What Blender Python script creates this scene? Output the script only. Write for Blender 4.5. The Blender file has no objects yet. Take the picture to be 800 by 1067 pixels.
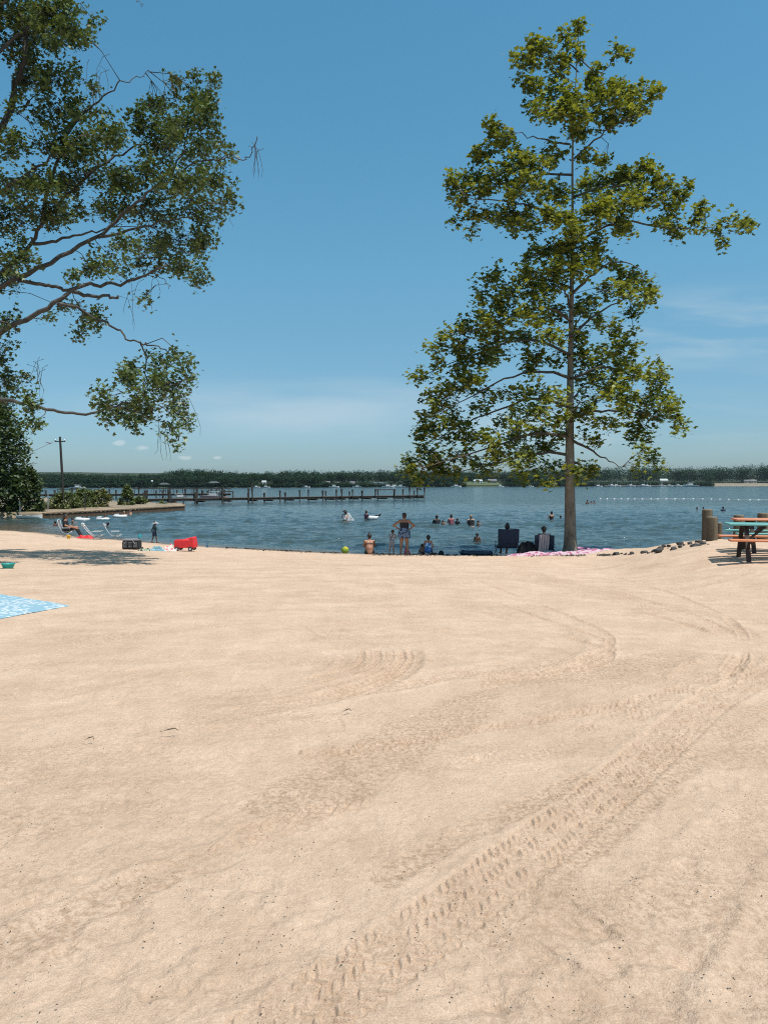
import bpy, math, random
import numpy as np
from mathutils import Vector, Matrix
R = math.radians
random.seed(7); rng = np.random.default_rng(7)
scene = bpy.context.scene
COL = scene.collection
V = lambda *a: np.array(a, dtype=float)
WATER = -1.35

# ------------------------------------------------------------------ camera
F, CX, CY, HOR = 800.0, 400.0, 533.5, 503.0
PITCH = math.atan((CY - HOR) / F)
CAM = V(0, 0, 1.6)
cd = bpy.data.cameras.new("camera"); cam = bpy.data.objects.new("camera", cd); COL.objects.link(cam)
cam.location = CAM; cam.rotation_euler = (R(90) - PITCH, 0, 0)
cd.sensor_fit = 'HORIZONTAL'; cd.sensor_width = 36; cd.lens = 36 * F / 800; cd.clip_end = 6000; cd.clip_start = 0.05
scene.camera = cam

def ray(px, py):
    x = (px - CX) / F; y = (CY - py) / F
    c, s = math.cos(PITCH), math.sin(PITCH)
    return V(x, c + y * s, -s + y * c)
def at(px, py, Y):
    r = ray(px, py); return CAM + r * (Y / r[1])
def at_z(px, py, z):
    r = ray(px, py); return CAM + r * ((z - CAM[2]) / r[2])

# ------------------------------------------------------------------ noise
_T = rng.random((256, 256))
def vnoise(x, y, seed=0):
    x = np.asarray(x, float) + seed * 17.31; y = np.asarray(y, float) + seed * 9.77
    ix = np.floor(x).astype(np.int64); iy = np.floor(y).astype(np.int64)
    fx = x - ix; fy = y - iy
    fx = fx * fx * fx * (fx * (fx * 6 - 15) + 10); fy = fy * fy * fy * (fy * (fy * 6 - 15) + 10)
    a = _T[ix & 255, iy & 255]; b = _T[(ix + 1) & 255, iy & 255]
    c = _T[ix & 255, (iy + 1) & 255]; d = _T[(ix + 1) & 255, (iy + 1) & 255]
    return (a + (b - a) * fx) * (1 - fy) + (c + (d - c) * fx) * fy - 0.5
def fbm(x, y, o=4, seed=0):
    t = 0; a = 1.0; f = 1.0
    for i in range(o):
        t = t + a * vnoise(x * f, y * f, seed + i * 3); a *= 0.5; f *= 2.03
    return t
def sstep(a, b, x):
    t = np.clip((x - a) / (b - a), 0, 1); return t * t * (3 - 2 * t)

# ------------------------------------------------------------------ ground shape
_sh = [(-90, 549), (0, 552), (40, 555), (80, 559), (120, 562), (160, 565.5), (200, 568.5), (250, 571.5), (300, 574),
       (350, 576.3), (400, 577.6), (450, 578.2), (520, 578.8), (580, 578.8), (615, 578.6)]
SHORE = [(-60.0, 44.0)] + [tuple(at_z(px, py, WATER)[:2]) for px, py in _sh]
SHORE += [(9.4, 31.2), (10.6, 29.6), (11.3, 27.8), (12.0, 26.6), (13.4, 26.1), (16.0, 27.2), (24.0, 29.0), (90.0, 33.0)]
SHORE = np.array(SHORE)
def shore_d(X, Y):
    """distance inland from the waterline (negative out in the lake)"""
    X = np.asarray(X, float); Y = np.asarray(Y, float)
    best = np.full(X.shape, 1e9); 
    for (ax, ay), (bx, by) in zip(SHORE[:-1], SHORE[1:]):
        dx, dy = bx - ax, by - ay; L = dx * dx + dy * dy
        t = np.clip(((X - ax) * dx + (Y - ay) * dy) / L, 0, 1)
        best = np.minimum(best, np.hypot(X - ax - t * dx, Y - ay - t * dy))
    ys = np.interp(X, SHORE[:, 0], SHORE[:, 1])
    return np.where(Y < ys, best, -best)
def ground_z(X, Y):
    d = shore_d(X, Y)
    ys = np.interp(np.asarray(X, float), SHORE[:, 0], SHORE[:, 1])
    lin = .074 * 31.7 / np.maximum(ys, 20) * np.clip(d, 0, None) * (1 + .4 * sstep(5, 8.5, np.asarray(X, float))); k = .5; hh = np.clip(.5 + .5 * (1.35 - lin) / k, 0, 1)
    gentle = np.where(d > 0, 1.35 + (lin - 1.35) * hh - k * hh * (1 - hh), d * 0.13)
    steep = np.where(d > 0, 1.1 * sstep(-0.4, 2.6, d) * sstep(0, .5, d) + 0.25 * sstep(0, 9, d), d * 0.35)
    w = sstep(7.2, 11.4, np.asarray(X, float) + np.clip((27 - np.asarray(Y, float)) * .28, 0, 2.8))
    return WATER + np.maximum(gentle * (1 - w) + steep * w, -2.0)
def gz(x, y): return float(ground_z(np.array([x]), np.array([y]))[0])
def on_ground(px, py):
    r = ray(px, py); ts = np.geomspace(1.5, 75, 2500)
    P = CAM + ts[:, None] * r
    h = P[:, 2] - ground_z(P[:, 0], P[:, 1])
    i = np.nonzero(h < 0)[0]
    dry = np.nonzero(shore_d(P[:, 0], P[:, 1]) > .15)[0][-1]
    p = P[dry if len(i) == 0 else min(i[0], dry)].copy(); p[2] = gz(p[0], p[1]); return p

# ------------------------------------------------------------------ materials
MATS = {}
def nt(m): return m.node_tree.nodes, m.node_tree.links
def mat(name, col, rough=0.7, var=0.18, scale=6.0, bump=0.0, bscale=40, metallic=0.0, spec=0.5, stretch=(1, 1, 1), coord='Object', transl=0.0):
    if name in MATS: return MATS[name]
    m = bpy.data.materials.new(name); m.use_nodes = True; MATS[name] = m
    n, l = nt(m); b = n['Principled BSDF']
    tc = n.new('ShaderNodeTexCoord'); mp = n.new('ShaderNodeMapping'); mp.inputs['Scale'].default_value = stretch
    l.new(tc.outputs[coord], mp.inputs[0])
    nz = n.new('ShaderNodeTexNoise'); nz.inputs['Scale'].default_value = scale; nz.inputs['Detail'].default_value = 5
    l.new(mp.outputs[0], nz.inputs['Vector'])
    cr = n.new('ShaderNodeValToRGB')
    c0 = [c * (1 - var) for c in col]; c1 = [min(1, c * (1 + var)) for c in col]
    cr.color_ramp.elements[0].position = 0.3; cr.color_ramp.elements[1].position = 0.7
    cr.color_ramp.elements[0].color = (*c0, 1); cr.color_ramp.elements[1].color = (*c1, 1)
    l.new(nz.outputs['Fac'], cr.inputs[0]); l.new(cr.outputs[0], b.inputs['Base Color'])
    b.inputs['Roughness'].default_value = rough; b.inputs['Metallic'].default_value = metallic
    b.inputs['Specular IOR Level'].default_value = spec
    if bump:
        n2 = n.new('ShaderNodeTexNoise'); n2.inputs['Scale'].default_value = bscale; n2.inputs['Detail'].default_value = 6
        l.new(mp.outputs[0], n2.inputs['Vector'])
        bp = n.new('ShaderNodeBump'); bp.inputs['Strength'].default_value = bump; bp.inputs['Distance'].default_value = 0.02
        l.new(n2.outputs['Fac'], bp.inputs['Height']); l.new(bp.outputs[0], b.inputs['Normal'])
    return m
def leaf_mat(name, c0, c1, transl=0.35, rough=0.5):
    m = bpy.data.materials.new(name); m.use_nodes = True; MATS[name] = m
    n, l = nt(m); b = n['Principled BSDF']; out = n['Material Output']
    g = n.new('ShaderNodeNewGeometry'); cr = n.new('ShaderNodeValToRGB')
    cr.color_ramp.elements[0].color = (*c0, 1); cr.color_ramp.elements[1].color = (*c1, 1)
    l.new(g.outputs['Random Per Island'], cr.inputs[0]); l.new(cr.outputs[0], b.inputs['Base Color'])
    b.inputs['Roughness'].default_value = rough; b.inputs['Specular IOR Level'].default_value = 0.35
    t = n.new('ShaderNodeBsdfTranslucent')
    mx = n.new('ShaderNodeMix'); mx.data_type = 'RGBA'; mx.blend_type = 'MULTIPLY'; mx.inputs[0].default_value = 1
    l.new(cr.outputs[0], mx.inputs[6]); mx.inputs[7].default_value = (1.6, 1.5, 0.5, 1)
    l.new(mx.outputs[2], t.inputs[0])
    ms = n.new('ShaderNodeMixShader'); ms.inputs[0].default_value = transl
    l.new(b.outputs[0], ms.inputs[1]); l.new(t.outputs[0], ms.inputs[2]); l.new(ms.outputs[0], out.inputs[0])
    return m
def stripe_mat(name, cols, axis='X', scale=1.0, rough=0.8):
    m = bpy.data.materials.new(name); m.use_nodes = True; MATS[name] = m
    n, l = nt(m); b = n['Principled BSDF']
    tc = n.new('ShaderNodeTexCoord'); sp = n.new('ShaderNodeSeparateXYZ'); l.new(tc.outputs['Object'], sp.inputs[0])
    ml = n.new('ShaderNodeMath'); ml.operation = 'MULTIPLY'; ml.inputs[1].default_value = scale; l.new(sp.outputs[axis], ml.inputs[0])
    fr = n.new('ShaderNodeMath'); fr.operation = 'FRACT'; l.new(ml.outputs[0], fr.inputs[0])
    cr = n.new('ShaderNodeValToRGB'); cr.color_ramp.interpolation = 'CONSTANT'
    while len(cr.color_ramp.elements) < len(cols): cr.color_ramp.elements.new(0.5)
    for i, c in enumerate(cols):
        cr.color_ramp.elements[i].position = i / len(cols); cr.color_ramp.elements[i].color = (*c, 1)
    l.new(fr.outputs[0], cr.inputs[0]); l.new(cr.outputs[0], b.inputs['Base Color']); b.inputs['Roughness'].default_value = rough
    return m

# ------------------------------------------------------------------ object helpers
def tag(o, label=None, cat=None, group=None, kind=None):
    if label: o['label'] = label
    if cat: o['category'] = cat
    if group: o['group'] = group
    if kind: o['kind'] = kind
    return o
def empty(name, loc, label, cat, group=None):
    o = bpy.data.objects.new(name, None); COL.objects.link(o); o.location = Vector(loc); o.empty_display_size = 0.1
    return tag(o, label, cat, group)
def root_loc(o):
    while o.parent: o = o.parent
    return np.array(o.location)
def link_mesh(name, me, m, parent=None, loc=None, smooth=True):
    """verts of me are in world space; they are made local to the parent's root (or to loc)"""
    org = root_loc(parent) if parent else (np.array(loc, float) if loc is not None else V(0, 0, 0))
    n = len(me.vertices); co = np.empty(n * 3); me.vertices.foreach_get('co', co)
    me.vertices.foreach_set('co', (co.reshape(-1, 3) - org).ravel())
    if smooth: me.polygons.foreach_set('use_smooth', np.ones(len(me.polygons), bool))
    for mm in (m if isinstance(m, (list, tuple)) else [m]): me.materials.append(mm)
    me.update()
    o = bpy.data.objects.new(name, me); COL.objects.link(o)
    if parent: o.parent = parent
    else: o.location = Vector(org)
    return o
def quads_mesh(name, verts, quads):
    verts = np.asarray(verts, float); quads = np.asarray(quads, np.int32)
    me = bpy.data.meshes.new(name); k = quads.shape[1]
    me.vertices.add(len(verts)); me.vertices.foreach_set('co', verts.ravel())
    me.loops.add(quads.size); me.loops.foreach_set('vertex_index', quads.ravel())
    me.polygons.add(len(quads)); me.polygons.foreach_set('loop_start', np.arange(len(quads), dtype=np.int32) * k)
    me.update(calc_edges=True); me.validate()
    return me
def frame(d):
    d = d / (np.linalg.norm(d) + 1e-12); a = V(0, 0, 1) if abs(d[2]) < 0.9 else V(1, 0, 0)
    u = np.cross(d, a); u /= np.linalg.norm(u); return u, np.cross(u, d)
class MB:
    def __init__(s): s.v = []; s.f = []
    def add(s, vs, fs):
        b = len(s.v); s.v += [tuple(map(float, p)) for p in vs]; s.f += [tuple(i + b for i in f) for f in fs]; return s
    def box(s, c, size, ax=None, bev=0.0):
        """bevelled box: centre, full sizes, axes (3 unit vectors)"""
        c = V(*c); h = V(*size) / 2; ax = np.eye(3) if ax is None else np.array(ax)
        b = min(bev if bev else min(h) * 0.12, min(h) * 0.45)
        vs = []; idx = {}
        for sx in (-1, 1):
            for sy in (-1, 1):
                for sz in (-1, 1):
                    for k in range(3):
                        q = V(sx * h[0], sy * h[1], sz * h[2]); q2 = q.copy()
                        for j in range(3):
                            if j != k: q2[j] -= (sx, sy, sz)[j] * b
                        idx[(sx, sy, sz, k)] = len(vs); vs.append(c + q2 @ ax)
        fs = []
        S = (-1, 1)
        for k in range(3):
            i, j = [a for a in range(3) if a != k]
            for sg in S:
                ring = []
                for (a, e) in ((-1, -1), (1, -1), (1, 1), (-1, 1)):
                    t = [0, 0, 0]; t[k] = sg; t[i] = a; t[j] = e; ring.append(idx[(*t, k)])
                fs.append(ring if (sg > 0) == (k != 1) else ring[::-1])
        for k in range(3):
            i, j = [a for a in range(3) if a != k]
            for a in S:
                for e in S:
                    t0 = [0, 0, 0]; t0[i] = a; t0[j] = e; t1 = t0[:]; t0[k] = -1; t1[k] = 1
                    r = [idx[(*t0, i)], idx[(*t1, i)], idx[(*t1, j)], idx[(*t0, j)]]
                    fs.append(r if (a * e > 0) == (k != 1) else r[::-1])
        for sx in S:
            for sy in S:
                for sz in S:
                    r = [idx[(sx, sy, sz, 0)], idx[(sx, sy, sz, 1)], idx[(sx, sy, sz, 2)]]
                    fs.append(r if sx * sy * sz > 0 else r[::-1])
        return s.add(vs, fs)
    def tube(s, pts, rad, n=8, cap=True):
        pts = [V(*p) for p in pts]; m = len(pts)
        if not hasattr(rad, '__len__'): rad = [rad] * m
        vs = []; u = None
        for i, p in enumerate(pts):
            d = pts[min(i + 1, m - 1)] - pts[max(i - 1, 0)]
            if u is None: u, w = frame(d)
            else:
                dn = d / (np.linalg.norm(d) + 1e-12); u = u - dn * (u @ dn); u /= (np.linalg.norm(u) + 1e-12); w = np.cross(dn, u)
            for k in range(n):
                a = 2 * math.pi * k / n; vs.append(p + rad[i] * (math.cos(a) * u + math.sin(a) * w))
        fs = [(i * n + k, i * n + (k + 1) % n, (i + 1) * n + (k + 1) % n, (i + 1) * n + k) for i in range(m - 1) for k in range(n)]
        if cap: fs += [tuple(range(n - 1, -1, -1)), tuple(range((m - 1) * n, m * n))]
        return s.add(vs, fs)
    def lathe(s, c, prof, n=20, sx=1.0, sy=1.0, axis=None):
        c = V(*c); vs = []; m = len(prof)
        if axis is None: e = (V(1, 0, 0), V(0, 1, 0), V(0, 0, 1))
        else:
            u, w = frame(V(*axis)); e = (u, w, V(*axis) / np.linalg.norm(axis))
        for r, z in prof:
            for k in range(n):
                a = 2 * math.pi * k / n; vs.append(c + e[0] * (r * math.cos(a) * sx) + e[1] * (r * math.sin(a) * sy) + e[2] * z)
        fs = [(i * n + k, i * n + (k + 1) % n, (i + 1) * n + (k + 1) % n, (i + 1) * n + k) for i in range(m - 1) for k in range(n)]
        fs += [tuple(range(n - 1, -1, -1)), tuple(range((m - 1) * n, m * n))]
        return s.add(vs, fs)
    def grid(s, fn, nu, nv):
        vs = [fn(i / (nu - 1), j / (nv - 1)) for i in range(nu) for j in range(nv)]
        fs = [(i * nv + j, (i + 1) * nv + j, (i + 1) * nv + j + 1, i * nv + j + 1) for i in range(nu - 1) for j in range(nv - 1)]
        return s.add(vs, fs)
    def build(s, name, m, parent=None, loc=None, smooth=False):
        me = bpy.data.meshes.new(name); me.from_pydata(s.v, [], s.f); me.update()
        return link_mesh(name, me, m, parent, loc, smooth)

# ------------------------------------------------------------------ signed-distance modelling
_C = [(i, j, k) for i in (0, 1) for j in (0, 1) for k in (0, 1)]
_E = [(a, b) for a in _C for b in _C if a < b and sum(abs(x - y) for x, y in zip(a, b)) == 1]
def surface_net(d, org, h):
    s = d < 0; nx, ny, nz = d.shape
    cnt = sum(s[a:nx - 1 + a, b:ny - 1 + b, c:nz - 1 + c].astype(np.int8) for a, b, c in _C)
    act = (cnt > 0) & (cnt < 8); idx = np.full(act.shape, -1, np.int32); I = np.nonzero(act); n = len(I[0]); idx[I] = np.arange(n)
    acc = np.zeros((n, 3)); w = np.zeros(n)
    for a, b in _E:
        da = d[I[0] + a[0], I[1] + a[1], I[2] + a[2]]; db = d[I[0] + b[0], I[1] + b[1], I[2] + b[2]]
        c = (da < 0) != (db < 0); t = np.where(c, da / np.where(c, da - db, 1), 0)
        acc += (V(*a) + t[:, None] * (V(*b) - V(*a))) * c[:, None]; w += c
    vs = org + h * (np.stack(I, 1) + acc / w[:, None])
    Q = []
    x = s[:-1, 1:-1, 1:-1] != s[1:, 1:-1, 1:-1]; i, j, k = np.nonzero(x); j += 1; k += 1
    q = np.stack([idx[i, j - 1, k - 1], idx[i, j, k - 1], idx[i, j, k], idx[i, j - 1, k]], 1); fl = ~s[i, j, k]; q[fl] = q[fl][:, ::-1]; Q.append(q)
    x = s[1:-1, :-1, 1:-1] != s[1:-1, 1:, 1:-1]; i, j, k = np.nonzero(x); i += 1; k += 1
    q = np.stack([idx[i - 1, j, k - 1], idx[i - 1, j, k], idx[i, j, k], idx[i, j, k - 1]], 1); fl = ~s[i, j, k]; q[fl] = q[fl][:, ::-1]; Q.append(q)
    x = s[1:-1, 1:-1, :-1] != s[1:-1, 1:-1, 1:]; i, j, k = np.nonzero(x); i += 1; j += 1
    q = np.stack([idx[i - 1, j - 1, k], idx[i, j - 1, k], idx[i, j, k], idx[i - 1, j, k]], 1); fl = ~s[i, j, k]; q[fl] = q[fl][:, ::-1]; Q.append(q)
    return vs, np.concatenate(Q)
def sdf_mesh(caps, h, k=0.03, clips=(), hollow=None):
    """caps: (a, b, ra, rb[, k]); smooth union of tapered capsules"""
    P = np.array([c[0] for c in caps] + [c[1] for c in caps]); r = max(max(c[2], c[3]) for c in caps) + 3 * h
    lo = P.min(0) - r; n = np.ceil((P.max(0) + r - lo) / h).astype(int) + 1
    ax = [lo[i] + h * np.arange(n[i]) for i in range(3)]
    D = np.full(n, 0.3)
    for c in caps:
        a, b, ra, rb = V(*c[0]), V(*c[1]), c[2], c[3]; kk = c[4] if len(c) > 4 else k
        m = max(ra, rb) + kk * 1.2 + 2 * h
        l0 = np.maximum(np.floor((np.minimum(a, b) - m - lo) / h).astype(int), 0); l1 = np.minimum(np.ceil((np.maximum(a, b) + m - lo) / h).astype(int) + 1, n)
        g = np.stack(np.meshgrid(*[ax[i][l0[i]:l1[i]] for i in range(3)], indexing='ij'), -1)
        ab = b - a; L = ab @ ab + 1e-12; t = np.clip(((g - a) @ ab) / L, 0, 1)
        d = np.linalg.norm(g - a - t[..., None] * ab, axis=-1) - (ra + (rb - ra) * t)
        sl = tuple(slice(l0[i], l1[i]) for i in range(3)); o = D[sl]
        hh = np.clip(0.5 + 0.5 * (o - d) / kk, 0, 1)
        D[sl] = o + (d - o) * hh - kk * hh * (1 - hh)
    if clips:
        g = np.stack(np.meshgrid(*ax, indexing='ij'), -1)
        for p, nrm in clips: D = np.maximum(D, (g - V(*p)) @ (V(*nrm) / np.linalg.norm(nrm)))
    return surface_net(D, lo, h)

# ------------------------------------------------------------------ people
SK_L = mat('skin_light', (0.50, 0.27, 0.18), 0.5, 0.08, 4)
SK_T = mat('skin_tan', (0.36, 0.17, 0.10), 0.5, 0.08, 4)
SK_D = mat('skin_brown', (0.14, 0.065, 0.04), 0.5, 0.08, 4)
HAIR_D = mat('hair_dark', (0.018, 0.012, 0.010), 0.5, 0.4, 60, stretch=(1, 1, .1))
HAIR_B = mat('hair_brown', (0.07, 0.035, 0.02), 0.5, 0.4, 60, stretch=(1, 1, .1))
HAIR_F = mat('hair_fair', (0.24, 0.15, 0.08), 0.5, 0.3, 60, stretch=(1, 1, .1))
BLACK = mat('black_fabric', (0.014, 0.014, 0.017), 0.85, 0.3, 20)
NAVY = mat('navy_fabric', (0.016, 0.03, 0.065), 0.85, 0.25, 20)
BLUE = mat('blue_fabric', (0.02, 0.11, 0.33), 0.8, 0.3, 14)
WHITE = mat('white_fabric', (0.74, 0.74, 0.74), 0.8, 0.06, 9)
PINK = mat('pink_fabric', (0.62, 0.17, 0.24), 0.8, 0.15, 9)
RED = mat('red_fabric', (0.60, 0.02, 0.025), 0.6, 0.15, 9, bump=.3, bscale=15)
GREY = mat('grey_fabric', (0.28, 0.28, 0.30), 0.8, 0.2, 12)
TEALF = mat('teal_fabric', (0.02, 0.22, 0.24), 0.8, 0.2, 12)
EYE = mat('eye_dark', (0.02, 0.015, 0.012), 0.2, 0.1)

def pose_stand(arms='down', step=0.0, lean=0.0, spread=0.0):
    J = dict(pel=V(0, 0, .93), waist=V(0, .01 + lean * .4, 1.08), chest=V(0, lean, 1.30), neck=V(0, lean * 1.25 - .005, 1.44), head=V(0, lean * 1.5 + .02, 1.575))
    for n, s in (('L', -1), ('R', 1)):
        st = step * s
        J['hip' + n] = V(s * .09, 0, .90); J['kn' + n] = V(s * (.10 + spread * .5), .03 + st * .5, .49 + abs(st) * .02)
        J['an' + n] = V(s * (.10 + spread), -.03 + st, .075); J['to' + n] = V(s * (.12 + spread), .12 + st, .035)
        J['sh' + n] = V(s * .175, lean * 1.1, 1.375)
        if arms == 'hips': J['el' + n] = V(s * .43, lean - .10, 1.20); J['wr' + n] = V(s * .20, .06, 1.03); J['hd' + n] = V(-s * .8, .5, -.35)
        elif arms == 'out': J['el' + n] = V(s * .34, lean + .02 * s, 1.17); J['wr' + n] = V(s * .50, lean + .06 * s, .98); J['hd' + n] = V(s * .5, .1, -.8)
        elif arms == 'fwd': J['el' + n] = V(s * .23, lean + .14, 1.15); J['wr' + n] = V(s * .12, lean + .36, 1.17); J['hd' + n] = V(-s * .2, 1, .1)
        elif arms == 'up': J['el' + n] = V(s * .33, lean + .06, 1.28); J['wr' + n] = V(s * .30, lean + .25, 1.40); J['hd' + n] = V(0, .5, .8)
        else: J['el' + n] = V(s * .25, lean - .02, 1.10); J['wr' + n] = V(s * .27, lean + .06, .86); J['hd' + n] = V(0, .2, -1)
    return J
def pose_sit(arms='knees', knees=0.42, reach=0.52, seat=0.10, recl=0.0, tuck=0.0):
    """seated: pelvis at the origin, seat = height of the hip joint"""
    z = seat; J = dict(pel=V(0, 0, z), waist=V(0, .0 - recl * .4, z + .16), chest=V(0, .03 + tuck - recl, z + .38), neck=V(0, .05 + tuck * 1.4 - recl * 1.15, z + .52), head=V(0, .08 + tuck * 1.8 - recl * 1.15, z + .655))
    for n, s in (('L', -1), ('R', 1)):
        J['hip' + n] = V(s * .09, .02, z); J['kn' + n] = V(s * .14, reach * .75, knees); J['an' + n] = V(s * .11, reach * .75 + .25, .07); J['to' + n] = V(s * .13, reach * .75 + .41, .05)
        J['sh' + n] = V(s * .175, .04 + tuck - recl * 1.05, z + .455)
        if arms == 'knees': J['el' + n] = V(s * .25, .20 - recl, z + .26); J['wr' + n] = V(s * .13, .40 - recl * .5, z + .22); J['hd' + n] = V(-s * .3, 1, -.3)
        elif arms == 'side': J['el' + n] = V(s * .27, -.02 - recl * .6, z + .20); J['wr' + n] = V(s * .29, .10 - recl * .3, z + .02); J['hd' + n] = V(0, .6, -.6)
        else: J['el' + n] = V(s * .27, .06 - recl * .7, z + .22); J['wr' + n] = V(s * .24, .28 - recl * .3, z + .14); J['hd' + n] = V(-s * .2, 1, -.1)
    return J
def unit(v): return v / (np.linalg.norm(v) + 1e-12)

def person(label, base, yaw, H, J, skin, hair, clothes=(), hairdo='short', fat=1.0, group=None, res=0.013, hands=True, face=True, headscale=1.0, hat=None):
    """base: world point of the local origin; yaw: 0 faces away from the camera (+Y)"""
    s = H / 1.68; sx = unit(J['shR'] - J['shL']); up = unit(J['head'] - J['neck']); f = unit(np.cross(V(0, 0, 1), sx)); f = unit(f - up * (f @ up))
    hs = headscale; hd = J['head']; C = {}
    C['hips'] = [(J['hipL'] * .6 + J['hipR'] * .4, J['hipR'] * .6 + J['hipL'] * .4, .115 * fat, .115 * fat), (J['hipL'], J['hipR'], .10 * fat, .10 * fat)]
    C['torso'] = [(J['pel'], J['waist'], .118 * fat, .108 * fat)] + [(J['waist'] + sx * .042 * q, J['chest'] + sx * .068 * q, .096 * fat, .098 * (fat * .5 + .5)) for q in (-1, 1)]
    C['shoulder'] = [(J['shL'], J['shR'], .058, .058), (J['chest'] + up * .05, J['neck'], .075, .052)]
    C['head'] = [(J['neck'], hd - up * .04, .050, .055), (hd + up * .028 - f * .022, hd + up * .03 + f * .012, .092 * hs, .086 * hs), (hd + f * .02, hd + f * .052 - up * .078, .070 * hs, .040 * hs),
                 (hd + f * .098 * hs + up * .005, hd + f * .112 * hs - up * .032, .009, .015, .012)]
    C['head'] += [(hd + sx * q * .086 * hs - f * .012 + up * .012, hd + sx * q * .090 * hs - f * .018 - up * .025, .014, .010, .008) for q in (-1, 1)]
    for n, q in (('L', -1), ('R', 1)):
        C['armU' + n] = [(J['sh' + n], J['el' + n], .050 * (fat * .6 + .4), .039)]
        C['armF' + n] = [(J['el' + n], J['wr' + n], .041, .026)]
        hdv = unit(J['hd' + n]); w = J['wr' + n]; u = unit(np.cross(hdv, V(0, 0, 1) if abs(hdv[2]) < .9 else f)); nn = unit(np.cross(u, hdv)); hand = []
        inner = -sx * q; 
        if abs(u @ inner) < abs(nn @ inner): palm = nn * np.sign(nn @ inner); side = u
        else: palm = u * np.sign(u @ inner); side = nn
        if side @ (f + V(0, 0, .3)) < 0: side = -side
        for o in (-.018, .018): hand.append((w + side * o * .6, w + hdv * .075 + side * o, .020, .019, .012))
        if hands:
            for i, (o, ln) in enumerate(((.032, .070), (.011, .080), (-.011, .074), (-.032, .058))):
                a = w + hdv * .082 + side * o; b = a + hdv * ln * .5 + palm * ln * .12; c = b + hdv * ln * .42 + palm * ln * .3
                hand += [(a, b, .0098, .0092, .004), (b, c, .0092, .0078, .004)]
            a = w + hdv * .028 + side * .03; b = a + hdv * .03 + side * .03 + palm * .01; hand += [(a, b, .0125, .0105, .006), (b, b + hdv * .032 + side * .008 + palm * .012, .0105, .0085, .004)]
        else: hand.append((w + hdv * .07, w + hdv * .13, .03, .02))
        C['hand' + n] = hand
        hp, kn, an, to = J['hip' + n], J['kn' + n], J['an' + n], J['to' + n]
        back = unit(np.cross(sx, unit(an - kn))); back = back if back @ f < 0 else -back
        C['legU' + n] = [(hp, kn, .090 * fat, .056 * (fat * .5 + .5))]
        C['legL' + n] = [(kn, an, .053, .034), (kn * .8 + an * .2 + back * .018, kn * .5 + an * .5 + back * .016, .050 * (fat * .5 + .5), .040)]
        ft = unit(to - an); C['foot' + n] = [(an - ft * .035 - V(0, 0, .03), an - V(0, 0, .02), .034, .036), (an - V(0, 0, .025), to, .036, .024), (to, to + ft * .05, .026, .018)]
    cy, sn = math.cos(yaw), math.sin(yaw); Rz = np.array([[cy, -sn, 0], [sn, cy, 0], [0, 0, 1]]); base = V(*base)
    W = lambda p: base + s * (np.asarray(p) @ Rz.T)
    root = empty('person', base, label, 'person', group)
    def part(name, caps, m, parent, k=.03, clips=(), h=res):
        vs, fs = sdf_mesh(caps, h, k, clips)
        if len(fs) == 0: return None
        return link_mesh(name, quads_mesh(name, W(vs), fs), m, parent)
    body = part('body', [c for k_ in C for c in C[k_]], skin, root)
    infl = lambda keys, e: [(c[0], c[1], c[2] + e, c[3] + e) for k_ in keys for c in C[k_]]
    frac = lambda key, t, e: [(c[0], c[0] + (c[1] - c[0]) * t, c[2] + e, c[2] + (c[3] - c[2]) * t + e) for c in C[key][:1]]
    for c in clothes:
        kind, m = c[0], c[1]
        if kind == 'swimsuit': part('swimsuit', infl(['hips', 'torso'], .008), m, root, clips=[(J['chest'] + up * .0, up)])
        elif kind == 'bikini':
            part('bikini_bottom', infl(['hips'], .008), m, root); part('bikini_top', infl(['torso'], .009), m, root, clips=[(J['chest'] - up * .03, up), (J['chest'] - up * .075, -up)])
            part('neck_strap', [(J['chest'] + sx * q * .06 - f * .03 + up * .0, J['neck'] - f * .045, .012, .010) for q in (-1, 1)] + [(J['chest'] - f * .09 - up * .02, J['neck'] - f * .05, .012, .012)], m, root, k=.01, h=.008)
        elif kind == 'shirt':
            part('shirt', infl(['torso', 'shoulder'], .016) + frac('armUL', .62, .02) + frac('armUR', .62, .02), m, root, clips=[(J['neck'] - up * .035, up), (J['pel'] - up * .02, -up)])
        elif kind == 'vest': part('vest', infl(['torso'], .03) + [(J['shL'] * .7 + J['shR'] * .3, J['shR'] * .7 + J['shL'] * .3, .08, .08)], m, root, clips=[(J['neck'] - up * .04, up), (J['waist'] - up * .06, -up)])
        elif kind == 'rashguard': part('rash_guard', infl(['torso', 'shoulder', 'armUL', 'armUR'], .012) + frac('armFL', .8, .01) + frac('armFR', .8, .01), m, root, clips=[(J['neck'] - up * .03, up)])
        elif kind == 'shorts': part('shorts', infl(['hips'], .016) + frac('legUL', .7, .022) + frac('legUR', .7, .022) + [(J['pel'], J['waist'], .125 * fat, .115 * fat)], m, root, clips=[(J['waist'] - up * .04, up)])
        elif kind == 'pants': part('trousers', infl(['hips', 'legUL', 'legUR'], .016) + frac('legLL', .9, .02) + frac('legLR', .9, .02), m, root, clips=[(J['waist'], up)])
        elif kind == 'skirt':
            kk = (J['knL'] + J['knR']) / 2; hp = (J['hipL'] + J['hipR']) / 2; e = hp + (kk - hp) * .62
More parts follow.
